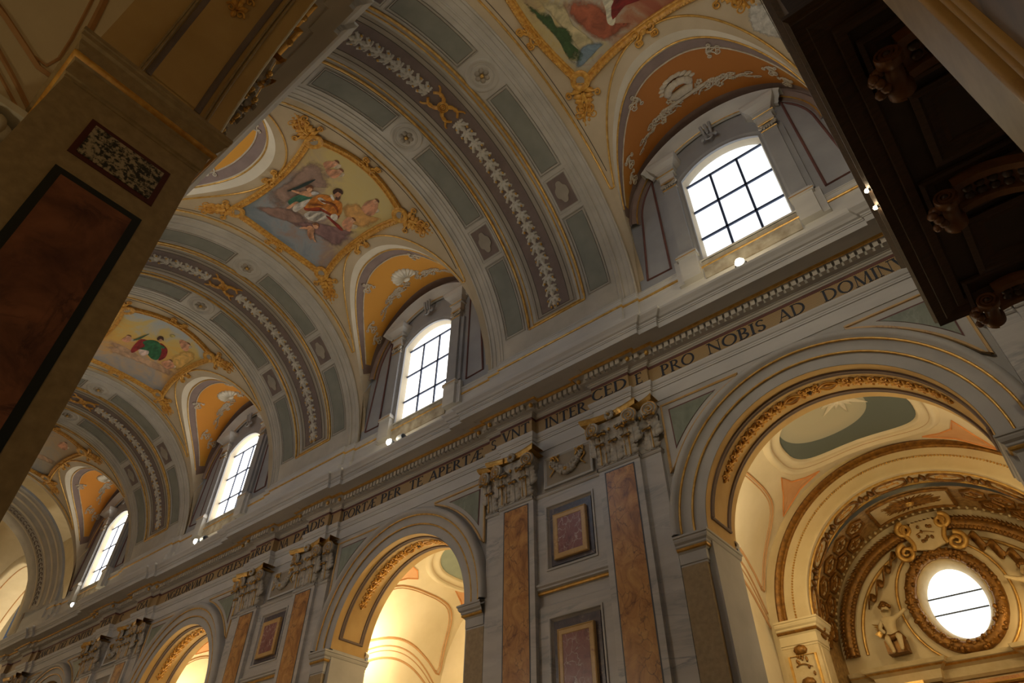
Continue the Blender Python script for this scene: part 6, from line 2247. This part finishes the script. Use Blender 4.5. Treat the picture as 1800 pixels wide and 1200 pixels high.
def bracket(y):
    """S-shaped console in the x-z plane"""
    pts = []
    for i in range(22):
        t = i / 21
        a = pi * .5 + 2 * pi * 1.35 * (1 - t)
        r = lerp(.02, .105, t)
        pts.append((.76 + r * cos(a), LZ - .2 + r * sin(a)))
    x0, z0 = pts[-1]
    body = [(lerp(x0, 2.45, t), z0 - .05 * t - .36 * (.5 - .5 * cos(pi * t)) + .1 * sin(2 * pi * t)) for t in lin(0.06, 1, 16)]
    path = body
    w = .2
    br = thing_part = MB()
    P = path
    rows = []
    for i, (x, z) in enumerate(P):
        a, b = P[max(0, i - 1)], P[min(len(P) - 1, i + 1)]
        tx, tz = b[0] - a[0], b[1] - a[1]
        l = math.hypot(tx, tz) or 1
        nx, nz = tz / l, -tx / l
        th = .06
        rows.append([(x, y - w, z + th), (x, y - w, z - th), (x, y - w * .6, z - th), (x, y - w * .5, z - th * .1), (x, y + w * .5, z - th * .1), (x, y + w * .6, z - th), (x, y + w, z - th), (x, y + w, z + th)])
    br.grid(rows, 0, cv=True)
    br.lathe([(.0, -w), (.105, -w), (.105, -w * .62), (.07, -w * .5), (.07, w * .5), (.105, w * .62), (.105, w), (0, w)], lambda u, v, h: (.76 + u, y + h, LZ - .2 + v), 24)
    for s in (-1, 1):
        br.tube([(.76 + p[0], y + s * (w + .005), LZ - .2 + p[1]) for p in scroll2d(2.2, .1, .02, 40, -pi / 2, -1)], .016, 5)
    o = part('bracket', br, M['woodlight'], lf, True)
    web_ = MB()
    top_ = [(x, LZ + .02) for x, z in body]
    web_.grid([[(x, y - w * .7, z) for x, z in body], [(x, y - w * .7, z) for x, z in top_], [(x, y + w * .7, z) for x, z in top_], [(x, y + w * .7, z) for x, z in body]], 0)
    part('bracket_web', web_, M['wood'], o)
    for s in (-1, 1):
        e = MB().lathe([(.03, 0), (.03, .03), (.02, .05), (0, .055)], lambda u, v, h: (.76 + u, y + s * (w + h - .02), LZ - .2 + v), 18)
        part('bracket_eye', e, M['wood'], o, True)
    b = MB()
    for i, (x, z) in enumerate(body[1:-1]):
        for q in (-.05, .05):
            b.ball((x, y + q, z - .02), (.045, .045, .045), 8, 6)
    part('bead_string', b, M['wood'], o, True)
    b = MB()
    for k in range(9):
        a = 2 * pi * k / 9
        b.ball((.63 + .03 * sin(3 * a), y + .09 * cos(a), LZ - .22 + .07 * sin(a)), (.045, .045, .045), 8, 6)
    part('leaf_boss', b, M['woodlight'], o, True)


for y in (3.91, 5.67, 7.42):
    bracket(y)
# little fairy lamps on the loft's edge
for y, z, lab in ((5.17, LZ + .06, 'upper of two tiny warm lamps on the loft edge'), (5.42, LZ + .05, 'lower of two tiny warm lamps on the loft edge')):
    t = thing('loft_lamp', lab, 'lamp', (LX - .03, y, z))
    part('bulb', MB().ball((LX - .04, y, z), .022, 8, 6), LAMPGLOW, t, True)
    part('socket', MB().tube([(LX - .0, y, z), (LX - .03, y, z)], .015, 6), M['black'], t)

# ================================================================== CROSSING AT THE FAR LEFT END
cx0, cx1 = -37.7, -35.2
cr = thing('crossing_arch', 'broad moulded crossing arch at the far left end of the nave', 'arch', (-36.4, 10, 11))
prof = [(-35.0, RV + .05), (-35.0, 4.6), (-35.3, 4.58), (-35.35, 4.5), (-35.7, 4.48), (-35.75, 4.4), (-36.1, 4.38), (-36.2, 4.30), (-36.7, 4.28), (-36.8, 4.2), (-37.2, 4.18), (-37.7, 4.2)]
part('band', MB().grid([[V(x, th, r) for th in lin(0, 180, 81)] for x, r in prof]), M['rib'], cr, True)
for x, r in ((-35.32, 4.56), (-35.72, 4.46), (-36.15, 4.35), (-36.75, 4.25)):
    part('roll_moulding', MB().tube([V(x, th, r) for th in lin(2, 178, 70)], .05, 6), M['cream'], cr, True)
b = MB()
for k in range(60):
    th = 3 + 174 * (k + .5) / 60
    b.tube([V(-36.45 + .16 * cos(a), th + 1.3 * sin(a), 4.27) for a in lin(-.6, 3.7, 8)], .02, 4)
o = part('wave_ornament', b, M['ribbrown'], cr); o['kind'] = 'stuff'
part('pedestal', MB().box(-37.7, -35.1, 9.8, 10.4, 9.6, 10.9), M['corn'], cr)
# bright crossing beyond: transept arch, choir wall, pendentive
mb = MB()
mb.grid([[(-52, y, z) for y in (-2, 13)] for z in (FLOOR, 20)])
mb.grid([[(x, 13.5, z) for x in (-52, -37.7)] for z in (FLOOR, 20)])
mb.grid([[(x, y, 20) for x in (-52, -37.7)] for y in (-2, 13.5)])
mb.grid([[(-52 + .01, -2, z), (-37.7, -2, z)] for z in (FLOOR, 20)])
struct('wall_crossing', mb, M['cream'])
TX, TZ, TR = -43.6, 10.4, 4.6
ta = thing('transept_arch', 'sunlit cream transept arch at the left edge', 'arch', (TX, 10.5, 10))
part('soffit', MB().grid(ring_rows(TX, TZ, [(TR + .6, 9.9), (TR + .5, 9.8), (TR + .1, 9.8), (TR, 9.9), (TR, 11.6)])), M['cream'], ta, True)
for y in (10.15, 11.3):
    part('painted_line', MB().tube(ring_rows(TX, TZ, [(TR - .01, y)])[0], .03, 4), M['creamline'], ta, True)
for k in range(14):
    inst('gilt_leaf', GCL, ta, MA(TX, TZ, TR - .01, 12 + k * 5.2, 10.72, 0, 1.8))
pd = thing('crossing_pendentive', 'dusky painted pendentive with blue sky beyond the crossing arch', 'painting', (-40, 9, 13))
q = []
for i in range(12):
    a = pi / 2 * i / 11
    q.append([(lerp(-37.75, -40.5, t) - .8 * sin(a) * t, lerp(V(0, 20 + 50 * i / 11, 4.3)[1], 9.75, t), lerp(V(0, 20 + 50 * i / 11, 4.3)[2], TZ + 5.1 * sin(rad(50 + 20 * i / 11)), t)) for t in lin(0, 1, 8)])
part('painted_field', MB().grid(q), fresco_mat('pendentive_paint', [(90, 80, 84), (120, 96, 84), (110, 110, 120), (70, 60, 60)], (.4, .3), .8, 4), pd, True)
chn = thing('choir_garland', 'white leaf garland strip on the choir arch at the left edge', 'garland', (-47, 8, 11))
for k in range(30):
    th = 4 + k * 3.2
    inst('oak_leaf', LEAFD, chn, MV(-47, th, 4.2, 180, 2.0))
part('band', MB().grid([[V(x, th, r) for th in lin(0, 180, 61)] for x, r in ((-45.8, 4.9), (-45.8, 4.4), (-46.6, 4.3), (-47.4, 4.3), (-48.2, 4.4))]), M['cream'], chn, True)
glow(-44.2, 12.4, 8.6, 900, (1, .88, .66), .4)  # unseen light added to brighten the transept arch
glow(-45.0, 4.5, 9.0, 260, (1, .88, .66), .4)  # second added light, fills the crossing
